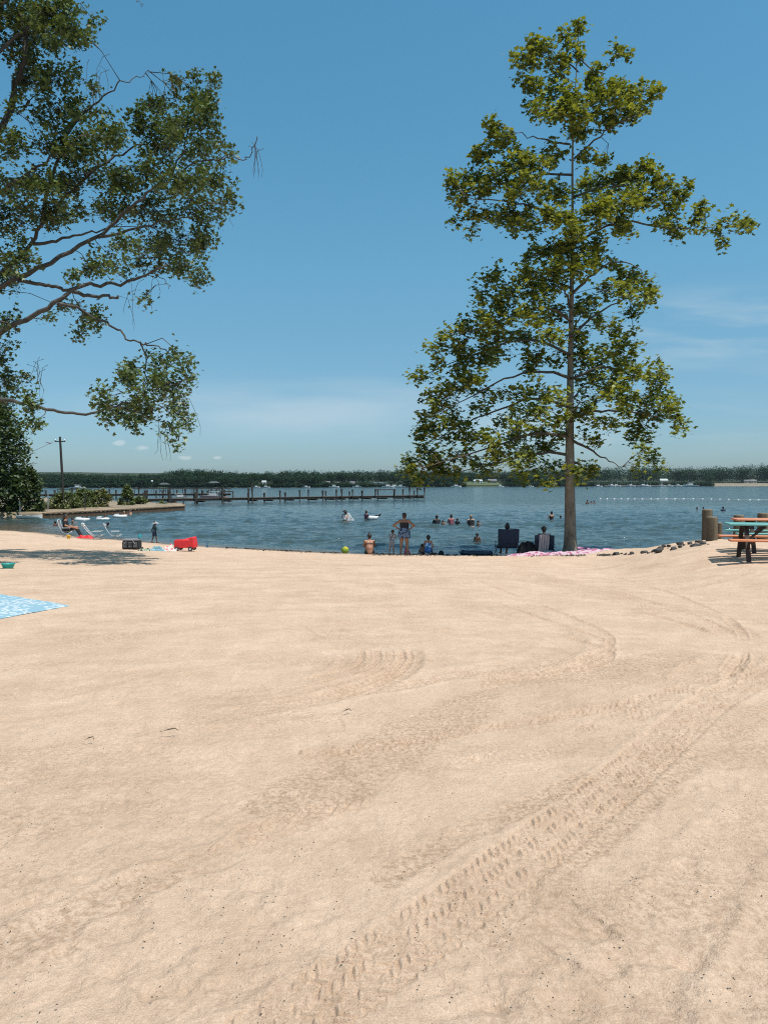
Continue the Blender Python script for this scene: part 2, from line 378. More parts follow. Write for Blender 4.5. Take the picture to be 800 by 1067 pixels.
            part('swim_skirt', infl(['hips'], .018) + [(J['waist'] * .5 + hp * .5, e + sx * q * .09, .13 * fat, .125 * fat) for q in (-1, 1)] + [(hp + sx * q * .09, e + sx * q * .10, .12 * fat, .12 * fat) for q in (-1, 1)], m, root, clips=[(J['waist'], up), (hp + (kk - hp) * .5, kk - hp)])
        elif kind == 'strap': part('shoulder_strap', [(J['chest'] + sx * q * .075 - f * .07, J['neck'] * .35 + J['sh' + nm] * .65 + up * .03, .016, .016) for nm, q in (('L', -1), ('R', 1))], m, root, k=.01, h=.009)
    hc = [(hd + up * .04 - f * .03, hd + up * .042 + f * .008, .098 * hs, .092 * hs), (hd - f * .045, hd - f * .035 - up * .05, .078 * hs, .06 * hs)]
    fc = [(hd + f * .05, f * .85 - up * .6)]
    if hairdo == 'bun': hc += [(hd + up * .115 - f * .06, hd + up * .12 - f * .065, .052, .052, .015)]
    if hairdo == 'low_bun': hc += [(hd - up * .01 - f * .125, hd - up * .02 - f * .13, .05, .05, .015)]
    if hairdo == 'long': hc += [(hd - f * .06 - up * .05, J['chest'] - f * .13 + up * .02, .085, .06), (hd - f * .05 - up * .04 + sx * .04, J['chest'] - f * .11 + sx * .05 + up * .08, .07, .045), (hd - f * .05 - up * .04 - sx * .04, J['chest'] - f * .11 - sx * .05 + up * .08, .07, .045)]
    if hairdo == 'tail': hc += [(hd + up * .03 - f * .11, hd - f * .15 - up * .12, .035, .018, .01)]
    hr = part('hair', hc, hair, root, clips=fc)
    if face:
        for q in (-1, 1):
            p = hd + f * .088 * hs + sx * q * .032 + up * .006
            part('eye', [(p, p + f * .001, .011, .011)], EYE, root, k=.002, h=.005)
        p = hd + f * .083 * hs - up * .06
        part('mouth', [(p - sx * .02, p + sx * .02, .007, .007)], mat('lips', (.32, .10, .09), .5), root, k=.003, h=.005)
    if hat:
        m, br, kind = hat; c = W(hd + up * .075); b2 = MB()
        if kind == 'sun': b2.lathe(c, [(.001, .085 * s), (.06 * s, .078 * s), (.098 * s, .04 * s), (.112 * s, -.005 * s), (br * s, -.05 * s), (br * s, -.056 * s), (.104 * s, -.015 * s)], 24)
        else:
            b2.lathe(c, [(.001, .065 * s), (.06 * s, .058 * s), (.104 * s, .015 * s), (.112 * s, -.03 * s), (.100 * s, -.03 * s)], 24)
            fw = (f @ Rz.T); sd = (sx @ Rz.T)
            b2.box(c + fw * .13 * s - V(0, 0, .022 * s), (.15 * s, .12 * s, .012 * s), [sd, fw, V(0, 0, 1)], .004)
        b2.build('hat', m, root, smooth=True)
    return root

def swimmer(label, px, pyb, vis_px, H=1.7, yaw=0.0, arms='fwd', skin=None, hair=None, clothes=(), hairdo='short', fat=1.0, hat=None, hs=1.0):
    p = at_z(px, pyb, WATER); vis = vis_px * p[1] / F
    base = (p[0], p[1], WATER - (H - vis))
    return person(label, base, yaw, H, pose_stand(arms), skin or SK_T, hair or HAIR_D, clothes, hairdo, fat, 'people bathing in the lake', .017, False, True, hs, hat)
HAZE = 0.00006

# ------------------------------------------------------------------ light and sky
SUN_EL, SUN_AZ = R(68), math.atan2(0.72, -0.55)          # azimuth from +Y towards +X: behind the camera, to the right
sund = V(math.sin(SUN_AZ) * math.cos(SUN_EL), math.cos(SUN_AZ) * math.cos(SUN_EL), math.sin(SUN_EL))
ld = bpy.data.lights.new("sun", 'SUN'); ld.energy = 5.0; ld.angle = R(0.53); ld.color = (1.0, 0.955, 0.88)
lo = bpy.data.objects.new("sun", ld); COL.objects.link(lo); lo.rotation_euler = Vector(sund).to_track_quat('Z', 'Y').to_euler(); lo.location = (30, -20, 60)

def build_world():
    w = bpy.data.worlds.new("World"); scene.world = w; w.use_nodes = True
    n, l = w.node_tree.nodes, w.node_tree.links
    bg = n['Background']; bg.inputs['Strength'].default_value = 0.125
    sky = n.new('ShaderNodeTexSky'); sky.sky_type = 'NISHITA'; sky.sun_disc = False
    sky.sun_elevation = SUN_EL; sky.sun_rotation = SUN_AZ; sky.air_density = 1.0; sky.dust_density = 1.0; sky.ozone_density = 10
    def math_(op, a, b=None, c=None):
        m = n.new('ShaderNodeMath'); m.operation = op
        for i, x in enumerate((a, b, c)):
            if x is None: continue
            if hasattr(x, 'default_value') or hasattr(x, 'links'): l.new(x, m.inputs[i])
            else: m.inputs[i].default_value = x
        return m.outputs[0]
    tc = n.new('ShaderNodeTexCoord'); sp = n.new('ShaderNodeSeparateXYZ'); l.new(tc.outputs['Generated'], sp.inputs[0])
    yy = math_('MAXIMUM', sp.outputs['Y'], 0.02)
    az = math_('DIVIDE', sp.outputs['X'], yy); el = math_('DIVIDE', sp.outputs['Z'], yy)
    fwd = math_('GREATER_THAN', sp.outputs['Y'], 0.05)
    cv = n.new('ShaderNodeCombineXYZ'); l.new(az, cv.inputs[0]); l.new(el, cv.inputs[1])
    def noise(sx, sy, scale, detail=5, off=0):
        mp = n.new('ShaderNodeMapping'); mp.inputs['Scale'].default_value = (sx, sy, 1); mp.inputs['Location'].default_value = (off, off * .7, 0)
        l.new(cv.outputs[0], mp.inputs[0]); t = n.new('ShaderNodeTexNoise'); t.inputs['Scale'].default_value = scale; t.inputs['Detail'].default_value = detail
        l.new(mp.outputs[0], t.inputs['Vector']); return t.outputs['Fac']
    def blob(px, py, rx, ry):
        r = ray(px, py); a0, e0 = r[0] / r[1], r[2] / r[1]
        a = math_('MULTIPLY', math_('SUBTRACT', az, a0), F / rx); e = math_('MULTIPLY', math_('SUBTRACT', el, e0), F / ry)
        return math_('SUBTRACT', 1.0, math_('SQRT', math_('ADD', math_('MULTIPLY', a, a), math_('MULTIPLY', e, e))))
    def smooth(x, a, b):
        m = n.new('ShaderNodeMapRange'); m.interpolation_type = 'SMOOTHSTEP'; m.inputs[1].default_value = a; m.inputs[2].default_value = b; l.new(x, m.inputs[0]); return m.outputs[0]
    nz = noise(1, 1.6, 60, 6)
    cum = None
    for b_ in ((124, 461, 11, 4), (148, 467, 11, 3.6), (193, 477, 10, 3.2), (226, 477, 6, 2.6)):
        x = smooth(math_('ADD', blob(*b_), math_('MULTIPLY', math_('SUBTRACT', nz, 0.5), 1.7)), 0.15, 0.75)
        cum = x if cum is None else math_('MAXIMUM', cum, x)
    cum = math_('MULTIPLY', cum, 0.42)
    streak = smooth(noise(1.0, 6.0, 5, 6, 3.1), 0.40, 0.72)
    ban = math_('MULTIPLY', smooth(blob(760, 345, 190, 60), 0.0, 0.8), streak)
    ban2 = math_('MULTIPLY', smooth(blob(330, 425, 330, 50), 0.0, 0.8), smooth(noise(1.0, 5.0, 3, 6, 7.7), 0.3, 0.7))
    ban3 = math_('MULTIPLY', smooth(blob(640, 440, 260, 45), 0.0, 0.8), smooth(noise(1.0, 6.0, 4, 6, 1.7), 0.35, 0.7))
    thin = math_('MULTIPLY', math_('MAXIMUM', math_('MAXIMUM', ban, ban2), ban3), 0.34)
    cl = math_('MULTIPLY', math_('MAXIMUM', cum, thin), fwd)
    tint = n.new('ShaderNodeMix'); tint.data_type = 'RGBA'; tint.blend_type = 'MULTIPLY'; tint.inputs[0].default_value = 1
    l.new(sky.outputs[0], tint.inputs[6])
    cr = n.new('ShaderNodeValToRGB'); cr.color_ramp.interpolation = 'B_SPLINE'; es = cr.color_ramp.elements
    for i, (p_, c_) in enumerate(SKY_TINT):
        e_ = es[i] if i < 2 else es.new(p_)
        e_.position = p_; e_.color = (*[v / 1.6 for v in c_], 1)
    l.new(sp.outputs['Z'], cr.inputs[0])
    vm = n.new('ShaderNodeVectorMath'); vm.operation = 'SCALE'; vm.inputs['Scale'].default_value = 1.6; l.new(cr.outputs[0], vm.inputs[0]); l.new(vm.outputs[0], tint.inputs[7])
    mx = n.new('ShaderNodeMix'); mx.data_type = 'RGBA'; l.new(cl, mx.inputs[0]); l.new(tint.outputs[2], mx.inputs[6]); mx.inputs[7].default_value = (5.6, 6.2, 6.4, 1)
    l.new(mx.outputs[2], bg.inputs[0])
SKY_TINT = [(0.0, (1.0, 1.16, 1.20)), (1.0, (1.25, 1.25, .88)), (.62, (.93, 1.56, 1.25)), (.78, (1.15, 1.32, .98)), (.045, (.86, 1.00, 1.03)), (.14, (.93, 1.07, .91)), (.26, (1.03, 1.36, 1.07)), (.5, (.93, 1.56, 1.25))]  # warm tones near the zenith, out of view, added to neutralise blue shade fill
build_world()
scene.cycles.use_denoising = False; scene.cycles.pixel_filter_type = 'BLACKMAN_HARRIS'; scene.cycles.filter_width = 1.1
scene.cycles.volume_bounces = 0; scene.cycles.max_bounces = 8; scene.cycles.sample_clamp_indirect = 4
vs_ = scene.view_settings; scene.display_settings.display_device = 'sRGB'
vs_.view_transform = 'Standard'; vs_.look = 'None'; vs_.exposure = 0.0; vs_.gamma = 1.0; vs_.use_curve_mapping = False

# ------------------------------------------------------------------ sand
def poly_world(pts):
    return np.array([on_ground(*p)[:2] for p in pts])
def resample(P, step):
    for _ in range(3):                                      # corner cutting
        Q = [P[0]]
        for a, b in zip(P[:-1], P[1:]): Q += [a * .75 + b * .25, a * .25 + b * .75]
        P = np.array(Q + [P[-1]])
    d = np.r_[0, np.cumsum(np.hypot(*np.diff(P, axis=0).T))]
    s = np.arange(0, d[-1], step); return np.stack([np.interp(s, d, P[:, 0]), np.interp(s, d, P[:, 1])], 1), s

_c, _u, _l = on_ground(74, 631.5), on_ground(0, 619.3), on_ground(0, 645.2)
BLK = (_c, (_u - _c) / np.linalg.norm(_u - _c), (_l - _c) / np.linalg.norm(_l - _c))
def build_sand():
    q = np.linspace(1 / 1.95, 1 / 49.0, 640); yd = 1 / q
    yb = 1.95 - np.array([.1, .25, .45, .7, 1.0, 1.4, 1.9, 2.6, 3.5, 5, 7, 10, 14, 19, 25, 32])
    rows = np.r_[yb[::-1], yd, np.array([50, 51.5, 53.5, 56, 60, 66, 74, 84, 100])]
    ud = np.linspace(-.59, .59, 830); e = np.linspace(0, 1, 24)[1:] ** 1.8
    Yr = rows[:, None] * np.ones(len(ud))[None]
    half = .59 * np.maximum(rows, 1.95)
    dense = ud[None] / .59 * half[:, None]
    out = half[:, None] * (1 - e) + 95 * e
    X = np.concatenate([-out[:, ::-1], dense, out], 1); Y = np.repeat(rows[:, None], X.shape[1], 1)
    d = shore_d(X, Y); Z = ground_z(X, Y)
    dry = sstep(0.1, 1.6, d)
    far = sstep(3, 22, Y)
    # undulation and scuffing of the raked sand
    H = fbm(X * .35, Y * .35, 2, 1) * (.012 + .04 * far)
    H += fbm(X * 1.5, Y * 1.5, 3, 2) * .006
    a = R(14); xs, ys = X * math.cos(a) + Y * math.sin(a), -X * math.sin(a) + Y * math.cos(a)
    H += fbm(xs * .55, ys * 4.2, 4, 3) * .006 * sstep(-.35, .35, fbm(X * .22, Y * .22, 2, 9))
    a = R(-20); xs2, ys2 = X * math.cos(a) + Y * math.sin(a), -X * math.sin(a) + Y * math.cos(a)
    H += fbm(xs2 * .8, ys2 * 5.5, 3, 21) * .005 * sstep(0, .5, fbm(X * .3, Y * .3, 2, 29))
    H += fbm(X * 5, Y * 5, 3, 4) * .0034 * (1 + 2.2 * far) + fbm(X * 16, Y * 16, 2, 5) * .0016 * (1 - far)
    # clustered lumps (kicked-up dry sand)
    lm = sstep(.12, .5, fbm(X * .9, Y * .9, 3, 31))
    H += lm * np.maximum(fbm(X * 13, Y * 13, 3, 33), 0) * .008
    coarse = sstep(.02, .62, fbm(xs * .8, ys * 3.0, 4, 41) + .5 * fbm(X * .5, Y * .5, 2, 43)) * .6 + .10
    rk = 1.0 * X * 0
    def window(p, r):
        i0, i1 = np.searchsorted(rows, p[1] - r), np.searchsorted(rows, p[1] + r)
        if i1 <= i0: return None
        xr = X[(i0 + i1) // 2]
        j0, j1 = np.searchsorted(xr, p[0] - r * 1.4), np.searchsorted(xr, p[0] + r * 1.4)
        if j1 <= j0: return None
        return slice(max(i0 - 1, 0), i1 + 1), slice(max(j0 - 3, 0), j1 + 3)
    rr = np.random.default_rng(11)
    def dent(p, L, w, ang, dep):
        r = max(L, w) * 2.2; s = window(p, r)
        if s is None: return
        dx, dy = X[s] - p[0], Y[s] - p[1]; c, sn = math.cos(ang), math.sin(ang)
        u = (dx * c + dy * sn) / L; v = (-dx * sn + dy * c) / w; u = u + .25 * v * v; v = v + .7 * u * u - .3
        q2 = u * u + v * v
        H[s] += -dep * np.exp(-q2 * 1.6) + dep * .4 * np.exp(-((np.sqrt(q2) - 1.25) / .33) ** 2) * (.6 + .8 * vnoise(X[s] * 9, Y[s] * 9, 3))
    # footprints and scuffs
    for k in range(2600):
        py = HOR + 62 + rr.random() ** 1.0 * 500; px = rr.uniform(-30, 830); Yp = 1.6 * F / (py - HOR)
        p = (( px - CX) / F * Yp, Yp)
        if vnoise(p[0] * .45, p[1] * .45, 77) < -.05: continue
        dent(p, rr.uniform(.07, .15), rr.uniform(.035, .07), rr.uniform(0, 6.3), rr.uniform(.001, .0045))
    for k in range(36):                                     # walks
        py = HOR + 62 + rr.random() * 480; px = rr.uniform(0, 800); Yp = 1.6 * F / (py - HOR); p = V((px - CX) / F * Yp, Yp); ang = rr.uniform(0, 6.3)
        for j in range(rr.integers(4, 9)):
            o = V(-math.sin(ang), math.cos(ang)) * (.09 if j % 2 else -.09)
            dent(p + o, .135, .055, ang + rr.normal() * .15, rr.uniform(.004, .008)); p = p + V(math.cos(ang), math.sin(ang)) * rr.uniform(.5, .68)
    for px, py, L, w, an, dp in ((600, 950, .20, .05, -.9, .03), (575, 1000, .22, .05, -.8, .03), (625, 975, .12, .07, .2, .02), (690, 1000, .2, .06, -.2, .026), (600, 890, .22, .06, .05, .015), (560, 965, .1, .05, .6, .02), (120, 1010, .1, .07, .4, .02), (145, 945, .14, .05, .2, .015), (230, 905, .12, .06, 1, .015), (185, 1030, .1, .06, 0, .015), (350, 870, .14, .07, .8, .014), (480, 1055, .2, .07, .3, .03), (555, 930, .12, .05, 1.2, .02), (640, 1010, .12, .06, .4, .02)):
        dent(on_ground(px, py)[:2], L, w * .8, an, dp * .5)
    def along(pts, half, fn, step=.05):
        P, S = resample(poly_world(pts), step)
        lo, hi = P.min(0) - half * 1.5, P.max(0) + half * 1.5
        i0, i1 = np.searchsorted(rows, lo[1]), np.searchsorted(rows, hi[1])
        m = np.zeros(X.shape, bool); m[i0:i1] = (X[i0:i1] > lo[0]) & (X[i0:i1] < hi[0])
        idx = np.nonzero(m); x, y = X[idx], Y[idx]; best = np.full(x.shape, 1e9); bi = np.zeros(x.shape, int)
        for a0 in range(0, len(P)):
            dd = (x - P[a0, 0]) ** 2 + (y - P[a0, 1]) ** 2; b = dd < best; best[b] = dd[b]; bi[b] = a0
        ok = best < (half * 1.4) ** 2; idx = tuple(i[ok] for i in idx); bi = bi[ok]; x, y = x[ok], y[ok]
        T = np.gradient(P, axis=0); T /= np.hypot(*T.T)[:, None] + 1e-9
        dx, dy = x - P[bi, 0], y - P[bi, 1]; t = dx * -T[bi, 1] + dy * T[bi, 0]; s = S[bi] + dx * T[bi, 0] + dy * T[bi, 1]
        fn(idx, s, t, x, y)
    def tyre(w, dep, lug, pitch, strength=1.0, cut=-.12):
        def fn(idx, s, t, x, y):
            inside = sstep(w * .62, w * .46, np.abs(t))
            keep = sstep(cut, cut + .3, fbm(x * 1.9, y * 1.9, 3, 55)) * strength
            side = np.where(t > 0, .5, 0)
            tt = t + .018 * vnoise(x * 9, y * 9, 7); ncol = max(2, round(w / .05)); cf = (tt / w + .5) * ncol; col = np.floor(cf); fc = cf - col
            ph = (s + .02 * vnoise(x * 6, y * 6, 8)) / pitch + np.where(col % 2 == 0, fc, 1 - fc) * .75 + .37 * (col % 3); row = np.floor(ph)
            fr = ph - row; r_ = _T[(row.astype(int) * 37 + 11) & 255, (col.astype(int) * 91 + 5) & 255]
            pat = sstep(.05, .28, fr) * sstep(.80, .45, fr) * sstep(.0, .12, fc) * sstep(1.0, .88, fc) * np.clip(r_ * 1.7 - .2, 0, 1)
            jag = 1 + .9 * vnoise(x * 26, y * 26, 4)
            old = H[idx]
            H[idx] = old * (1 - .55 * inside * keep) + inside * keep * (-dep + lug * pat * jag) + keep * dep * .9 * np.exp(-((np.abs(t) - w * .60) / (w * .10)) ** 2) * (.7 + vnoise(x * 7, y * 7, 2))
            coarse[idx] = np.maximum(coarse[idx], inside * keep * .55 * (1 - pat * .7))
        return fn
    def rut(w, dep, wob=.5, cc=.5):
        def fn(idx, s, t, x, y):
            t = t + w * .14 * vnoise(x * 3.1, y * 3.1, 12) + w * .15 * vnoise(x * 11, y * 11, 13); dep_ = dep * .55
            k = sstep(-.45, .1, fbm(x * .9, y * .9, 2, 61))
            prof = -dep_ * sstep(w * .6, w * .3, np.abs(t)) + dep_ * .9 * np.exp(-((np.abs(t) - w * .62) / (w * .14)) ** 2)
            H[idx] += k * prof * (1 + wob * vnoise(x * 5, y * 5, 6)); coarse[idx] = np.maximum(coarse[idx], cc * k * sstep(w * .7, w * .4, np.abs(t)))
        return fn
    along([(330, 1045), (420, 985), (500, 928), (575, 870), (640, 820), (690, 775), (745, 728), (830, 690)], .27, tyre(.28, .006, .0125, .048, 1.0, -.85))
    along([(360, 782), (420, 774), (490, 762), (570, 750), (640, 738), (720, 716), (830, 680)], .20, tyre(.14, .005, .018, .065, 1.0, -.42))
    along([(570, 800), (600, 775), (640, 752), (700, 728), (770, 704)], .24, tyre(.24, .005, .016, .065, .9, -.22))
    along([(250, 872), (330, 850), (420, 815), (520, 790)], .2, tyre(.2, .006, .018, .09, .7, 0))
    along([(370, 800), (470, 742), (590, 708), (720, 682), (830, 660)], .55, rut(.5, .003, .5, .95))
    along([(690, 800), (740, 765), (830, 735)], .3, rut(.34, .003, .5, .9))
    along([(540, 945), (610, 885), (680, 830)], .2, rut(.16, .003, .5, .9))
    along([(560, 600), (640, 625), (760, 640)], .8, rut(.8, .003, .5, .7))
    along([(640, 1075), (690, 985), (745, 905), (830, 815)], .35, rut(.30, .008, .5, .45))
    along([(790, 1075), (800, 1010), (830, 930)], .3, rut(.25, .008, .5, .45))
    along([(420, 905), (480, 868), (560, 838), (600, 815)], .12, rut(.14, .004, .9, 1.0))
    along([(330, 648), (380, 655), (420, 672), (428, 690), (405, 710), (350, 727), (285, 738)], .32, rut(.26, .022, .5, .7))
    for q_, dq in enumerate((0, 9, 20, 34, 50)):
        along([(330 - dq * .3, 648 + dq * .1), (385 - dq, 655 + dq * .25), (424 - dq, 672), (430 - dq, 690), (406 - dq, 710 - dq * .2), (352 - dq, 727 - dq * .3), (300 - dq, 735 - dq * .3)], .10, rut(.055 + .02 * (q_ % 2), .016, .6, .9))
    for q_, dq in enumerate((0, 16, 30)):
        along([(500, 606 + dq), (590, 640 + dq * .8), (650, 668 + dq * .5), (600, 692 + dq * .3), (520, 704 + dq * .3)], .16, rut(.09, .016, .6, .9))
        along([(640, 600 + dq), (730, 628 + dq * .9), (782, 660 + dq * .6), (760, 695 + dq * .5)], .18, rut(.10, .018, .6, .9))
    along([(310, 655), (350, 668), (372, 688), (350, 706), (300, 716)], .28, rut(.22, .014, .5, .4))
    along([(300, 735), (400, 722), (500, 700), (590, 690)], .16, rut(.14, .014, .6, .8))
    along([(400, 612), (520, 640), (600, 665), (570, 690), (500, 700)], .4, rut(.4, .016, .5, .4))
    along([(440, 590), (640, 620), (760, 650), (780, 680), (740, 700)], .4, rut(.4, .016, .6, .45))
    along([(-20, 735), (80, 722), (150, 700), (240, 690)], .3, rut(.3, .012, .6, .3))
    along([(20, 720), (90, 750), (180, 770), (300, 760)], .3, rut(.3, .010, .6, .3))
    along([(760, 600), (700, 615), (620, 610), (540, 600)], .45, rut(.45, .02, .6, .4))
    along([(60, 960), (90, 945), (150, 915), (200, 900)], .2, rut(.2, .012, .9, .8))
    along([(800, 650), (780, 655), (700, 640), (640, 625)], .4, tyre(.4, .010, .02, .12, .8, -.05))
    damp = np.where(Y < 1.9, .3, 1.0)
    bc_, b1, b2 = BLK; bu = (X - bc_[0]) * b1[0] + (Y - bc_[1]) * b1[1]; bv = (X - bc_[0]) * b2[0] + (Y - bc_[1]) * b2[1]; damp = damp * (1 - .9 * sstep(-.75, -.25, bu) * sstep(-.9, -.35, bv) * sstep(3.0, 2.4, bu) * sstep(2.9, 2.2, bv))
    Z = Z + H * (.25 + .75 * dry) * damp
    wet = sstep(1.0, .05, d + fbm(X * .8, Y * .8, 2, 71) * .25)
    nr, nc = X.shape; vv = np.stack([X, Y, Z], -1).reshape(-1, 3); i = np.arange(nr * nc).reshape(nr, nc)
    me = quads_mesh('sand', vv, np.stack([i[:-1, :-1], i[:-1, 1:], i[1:, 1:], i[1:, :-1]], -1).reshape(-1, 4))
    for nm, arr in (('coarse', coarse), ('wet', wet)):
        at_ = me.attributes.new(nm, 'FLOAT', 'POINT'); at_.data.foreach_set('value', arr.ravel().astype(np.float32))
    m = bpy.data.materials.new('sand'); m.use_nodes = True; n, l = nt(m); b = n['Principled BSDF']
    tc = n.new('ShaderNodeTexCoord')
    def noise(scale, detail=4, rough=.55, st=(1, 1, 1)):
        mp = n.new('ShaderNodeMapping'); mp.inputs['Scale'].default_value = st; l.new(tc.outputs['Object'], mp.inputs[0])
        t = n.new('ShaderNodeTexNoise'); t.inputs['Scale'].default_value = scale; t.inputs['Detail'].default_value = detail; t.inputs['Roughness'].default_value = rough; l.new(mp.outputs[0], t.inputs[0]); return t.outputs['Fac']
    def ramp(x, p0, p1, c0, c1):
        r = n.new('ShaderNodeValToRGB'); r.color_ramp.elements[0].position = p0; r.color_ramp.elements[1].position = p1
        r.color_ramp.elements[0].color = c0; r.color_ramp.elements[1].color = c1; l.new(x, r.inputs[0]); return r.outputs[0]
    def mixc(fac, a, c, mode='MIX'):
        q = n.new('ShaderNodeMix'); q.data_type = 'RGBA'; q.blend_type = mode
        for s_, x in ((0, fac), (6, a), (7, c)):
            if isinstance(x, (tuple, float, int)): q.inputs[s_].default_value = x
            else: l.new(x, q.inputs[s_])
        return q.outputs[2]
    base = ramp(noise(1.3, 9, .68), .34, .66, (*SAND_A, 1), (*SAND_B, 1))
    ac = n.new('ShaderNodeAttribute'); ac.attribute_name = 'coarse'; aw = n.new('ShaderNodeAttribute'); aw.attribute_name = 'wet'
    g2 = noise(38, 5, .7)
    cm = n.new('ShaderNodeMath'); cm.operation = 'MULTIPLY'; l.new(ac.outputs['Fac'], cm.inputs[0]); l.new(ramp(g2, .44, .60, (0.05, 0.05, 0.05, 1), (1, 1, 1, 1)), cm.inputs[1])
    c1 = mixc(cm.outputs[0], base, (*SAND_C, 1))
    c2 = mixc(1.0, c1, ramp(noise(170, 4, .85), .30, .70, (.78, .76, .74, 1), (1.20, 1.20, 1.20, 1)), 'MULTIPLY')
    c2 = mixc(1.0, c2, ramp(noise(5, 12, .82), .36, .64, (.91, .90, .89, 1), (1.08, 1.08, 1.08, 1)), 'MULTIPLY')
    c2 = mixc(1.0, c2, ramp(noise(34, 6, .8), .36, .66, (.91, .90, .89, 1), (1.08, 1.08, 1.08, 1)), 'MULTIPLY')
    vo = n.new('ShaderNodeTexVoronoi'); vo.inputs['Scale'].default_value = 42; l.new(tc.outputs['Object'], vo.inputs['Vector'])
    lt = n.new('ShaderNodeMath'); lt.operation = 'LESS_THAN'; lt.inputs[1].default_value = .11; l.new(vo.outputs['Distance'], lt.inputs[0])
    sp = n.new('ShaderNodeMath'); sp.operation = 'MULTIPLY'; l.new(lt.outputs[0], sp.inputs[0]); l.new(ramp(noise(2.2, 3), .52, .68, (0, 0, 0, 1), (.75, .75, .75, 1)), sp.inputs[1])
    c3 = mixc(sp.outputs[0], c2, (.20, .13, .085, 1))
    c4 = mixc(aw.outputs['Fac'], c3, (.20, .145, .10, 1))
    l.new(c4, b.inputs['Base Color']); b.inputs['Roughness'].default_value = .93; b.inputs['Specular IOR Level'].default_value = .15
    ad = n.new('ShaderNodeMath'); ad.operation = 'MULTIPLY_ADD'; l.new(noise(28, 8, .65), ad.inputs[0]); ad.inputs[1].default_value = 2.2; l.new(noise(110, 4, .7), ad.inputs[2])
    bp = n.new('ShaderNodeBump'); bp.inputs['Strength'].default_value = .8; bp.inputs['Distance'].default_value = .010
    l.new(ad.outputs[0], bp.inputs['Height']); l.new(bp.outputs[0], b.inputs['Normal'])
    o = link_mesh('sand', me, m); tag(o, kind='structure')
SAND_A, SAND_B, SAND_C = (.520, .376, .272), (.630, .474, .358), (.395, .272, .186)
build_sand()

# ------------------------------------------------------------------ water
def build_water():
    q = np.linspace(1 / 25.5, 1 / 1500.0, 420); rows = 1 / q
    ud = np.linspace(-.58, .58, 560); e = np.linspace(0, 1, 18)[1:] ** 1.7
    half = .58 * rows; out = half[:, None] * (1 - e) + (rows[:, None] * 1.3 + 120) * e
    X = np.concatenate([-out[:, ::-1], ud[None] * rows[:, None], out], 1); Y = np.repeat(rows[:, None], X.shape[1], 1)
    d = -shore_d(np.clip(X, -59, 89), np.minimum(Y, 140.)); am = sstep(.0, 5, d) * (1 - sstep(55, 130, Y)) + .12 * sstep(0, .6, d) * (1 - sstep(55, 130, Y))
    wx = X + 1.2 * vnoise(X * .15, Y * .15, 3); wy = Y + 1.0 * vnoise(X * .2, Y * .2, 5)
    W = vnoise(wx * .5, wy * .8, 1) * .09 + vnoise(wx * 1.1, wy * 1.7, 2) * .075 + vnoise(wx * 2.3, wy * 3.3, 3) * .040 + vnoise(wx * 4.5, wy * 6, 4) * .014
    W = W * 1.3 * (.75 + .9 * np.clip(fbm(X * .06, Y * .12, 2, 15) + .3, 0, 1)); W = np.where(W > 0, W * 1.2, W)
    Z = WATER + am * W
    nr, nc = X.shape; i = np.arange(nr * nc).reshape(nr, nc)
    me = quads_mesh('water', np.stack([X, Y, Z], -1).reshape(-1, 3), np.stack([i[:-1, :-1], i[:-1, 1:], i[1:, 1:], i[1:, :-1]], -1).reshape(-1, 4))
    sh = np.maximum(sstep(1.6, .1, d) * .9, .75 * sstep(-17, -22, X) * sstep(58, 50, Y))
    a_ = me.attributes.new('shallow', 'FLOAT', 'POINT'); a_.data.foreach_set('value', sh.ravel().astype(np.float32))
    m = bpy.data.materials.new('lake_water'); m.use_nodes = True; n, l = nt(m); b = n['Principled BSDF']
    tc = n.new('ShaderNodeTexCoord')
    def noise(sx, sy, scale, detail=4):
        mp = n.new('ShaderNodeMapping'); mp.inputs['Scale'].default_value = (sx, sy, 1); l.new(tc.outputs['Object'], mp.inputs[0])
        t = n.new('ShaderNodeTexNoise'); t.inputs['Scale'].default_value = scale; t.inputs['Detail'].default_value = detail; t.inputs['Roughness'].default_value = .6; l.new(mp.outputs[0], t.inputs[0]); return t.outputs['Fac']
    at_ = n.new('ShaderNodeAttribute'); at_.attribute_name = 'shallow'
    cr = n.new('ShaderNodeValToRGB'); cr.color_ramp.elements[0].color = (*WCOL, 1); cr.color_ramp.elements[1].color = (.13, .095, .06, 1); l.new(at_.outputs['Fac'], cr.inputs[0])
    l.new(cr.outputs[0], b.inputs['Base Color'])
    b.inputs['Roughness'].default_value = .10; b.inputs['IOR'].default_value = 1.333; b.inputs['Specular IOR Level'].default_value = .5
    b1 = n.new('ShaderNodeBump'); b1.inputs['Strength'].default_value = 1.0; b1.inputs['Distance'].default_value = .20; l.new(noise(1, 1.5, .9, 3), b1.inputs['Height'])
    b2 = n.new('ShaderNodeBump'); b2.inputs['Strength'].default_value = 1.0; b2.inputs['Distance'].default_value = .09; l.new(noise(1, 1.3, 2.8, 5), b2.inputs['Height']); l.new(b1.outputs[0], b2.inputs['Normal'])
    l.new(b2.outputs[0], b.inputs['Normal'])
    tag(link_mesh('water', me, m), kind='structure')
WCOL = (.042, .066, .064)
build_water()

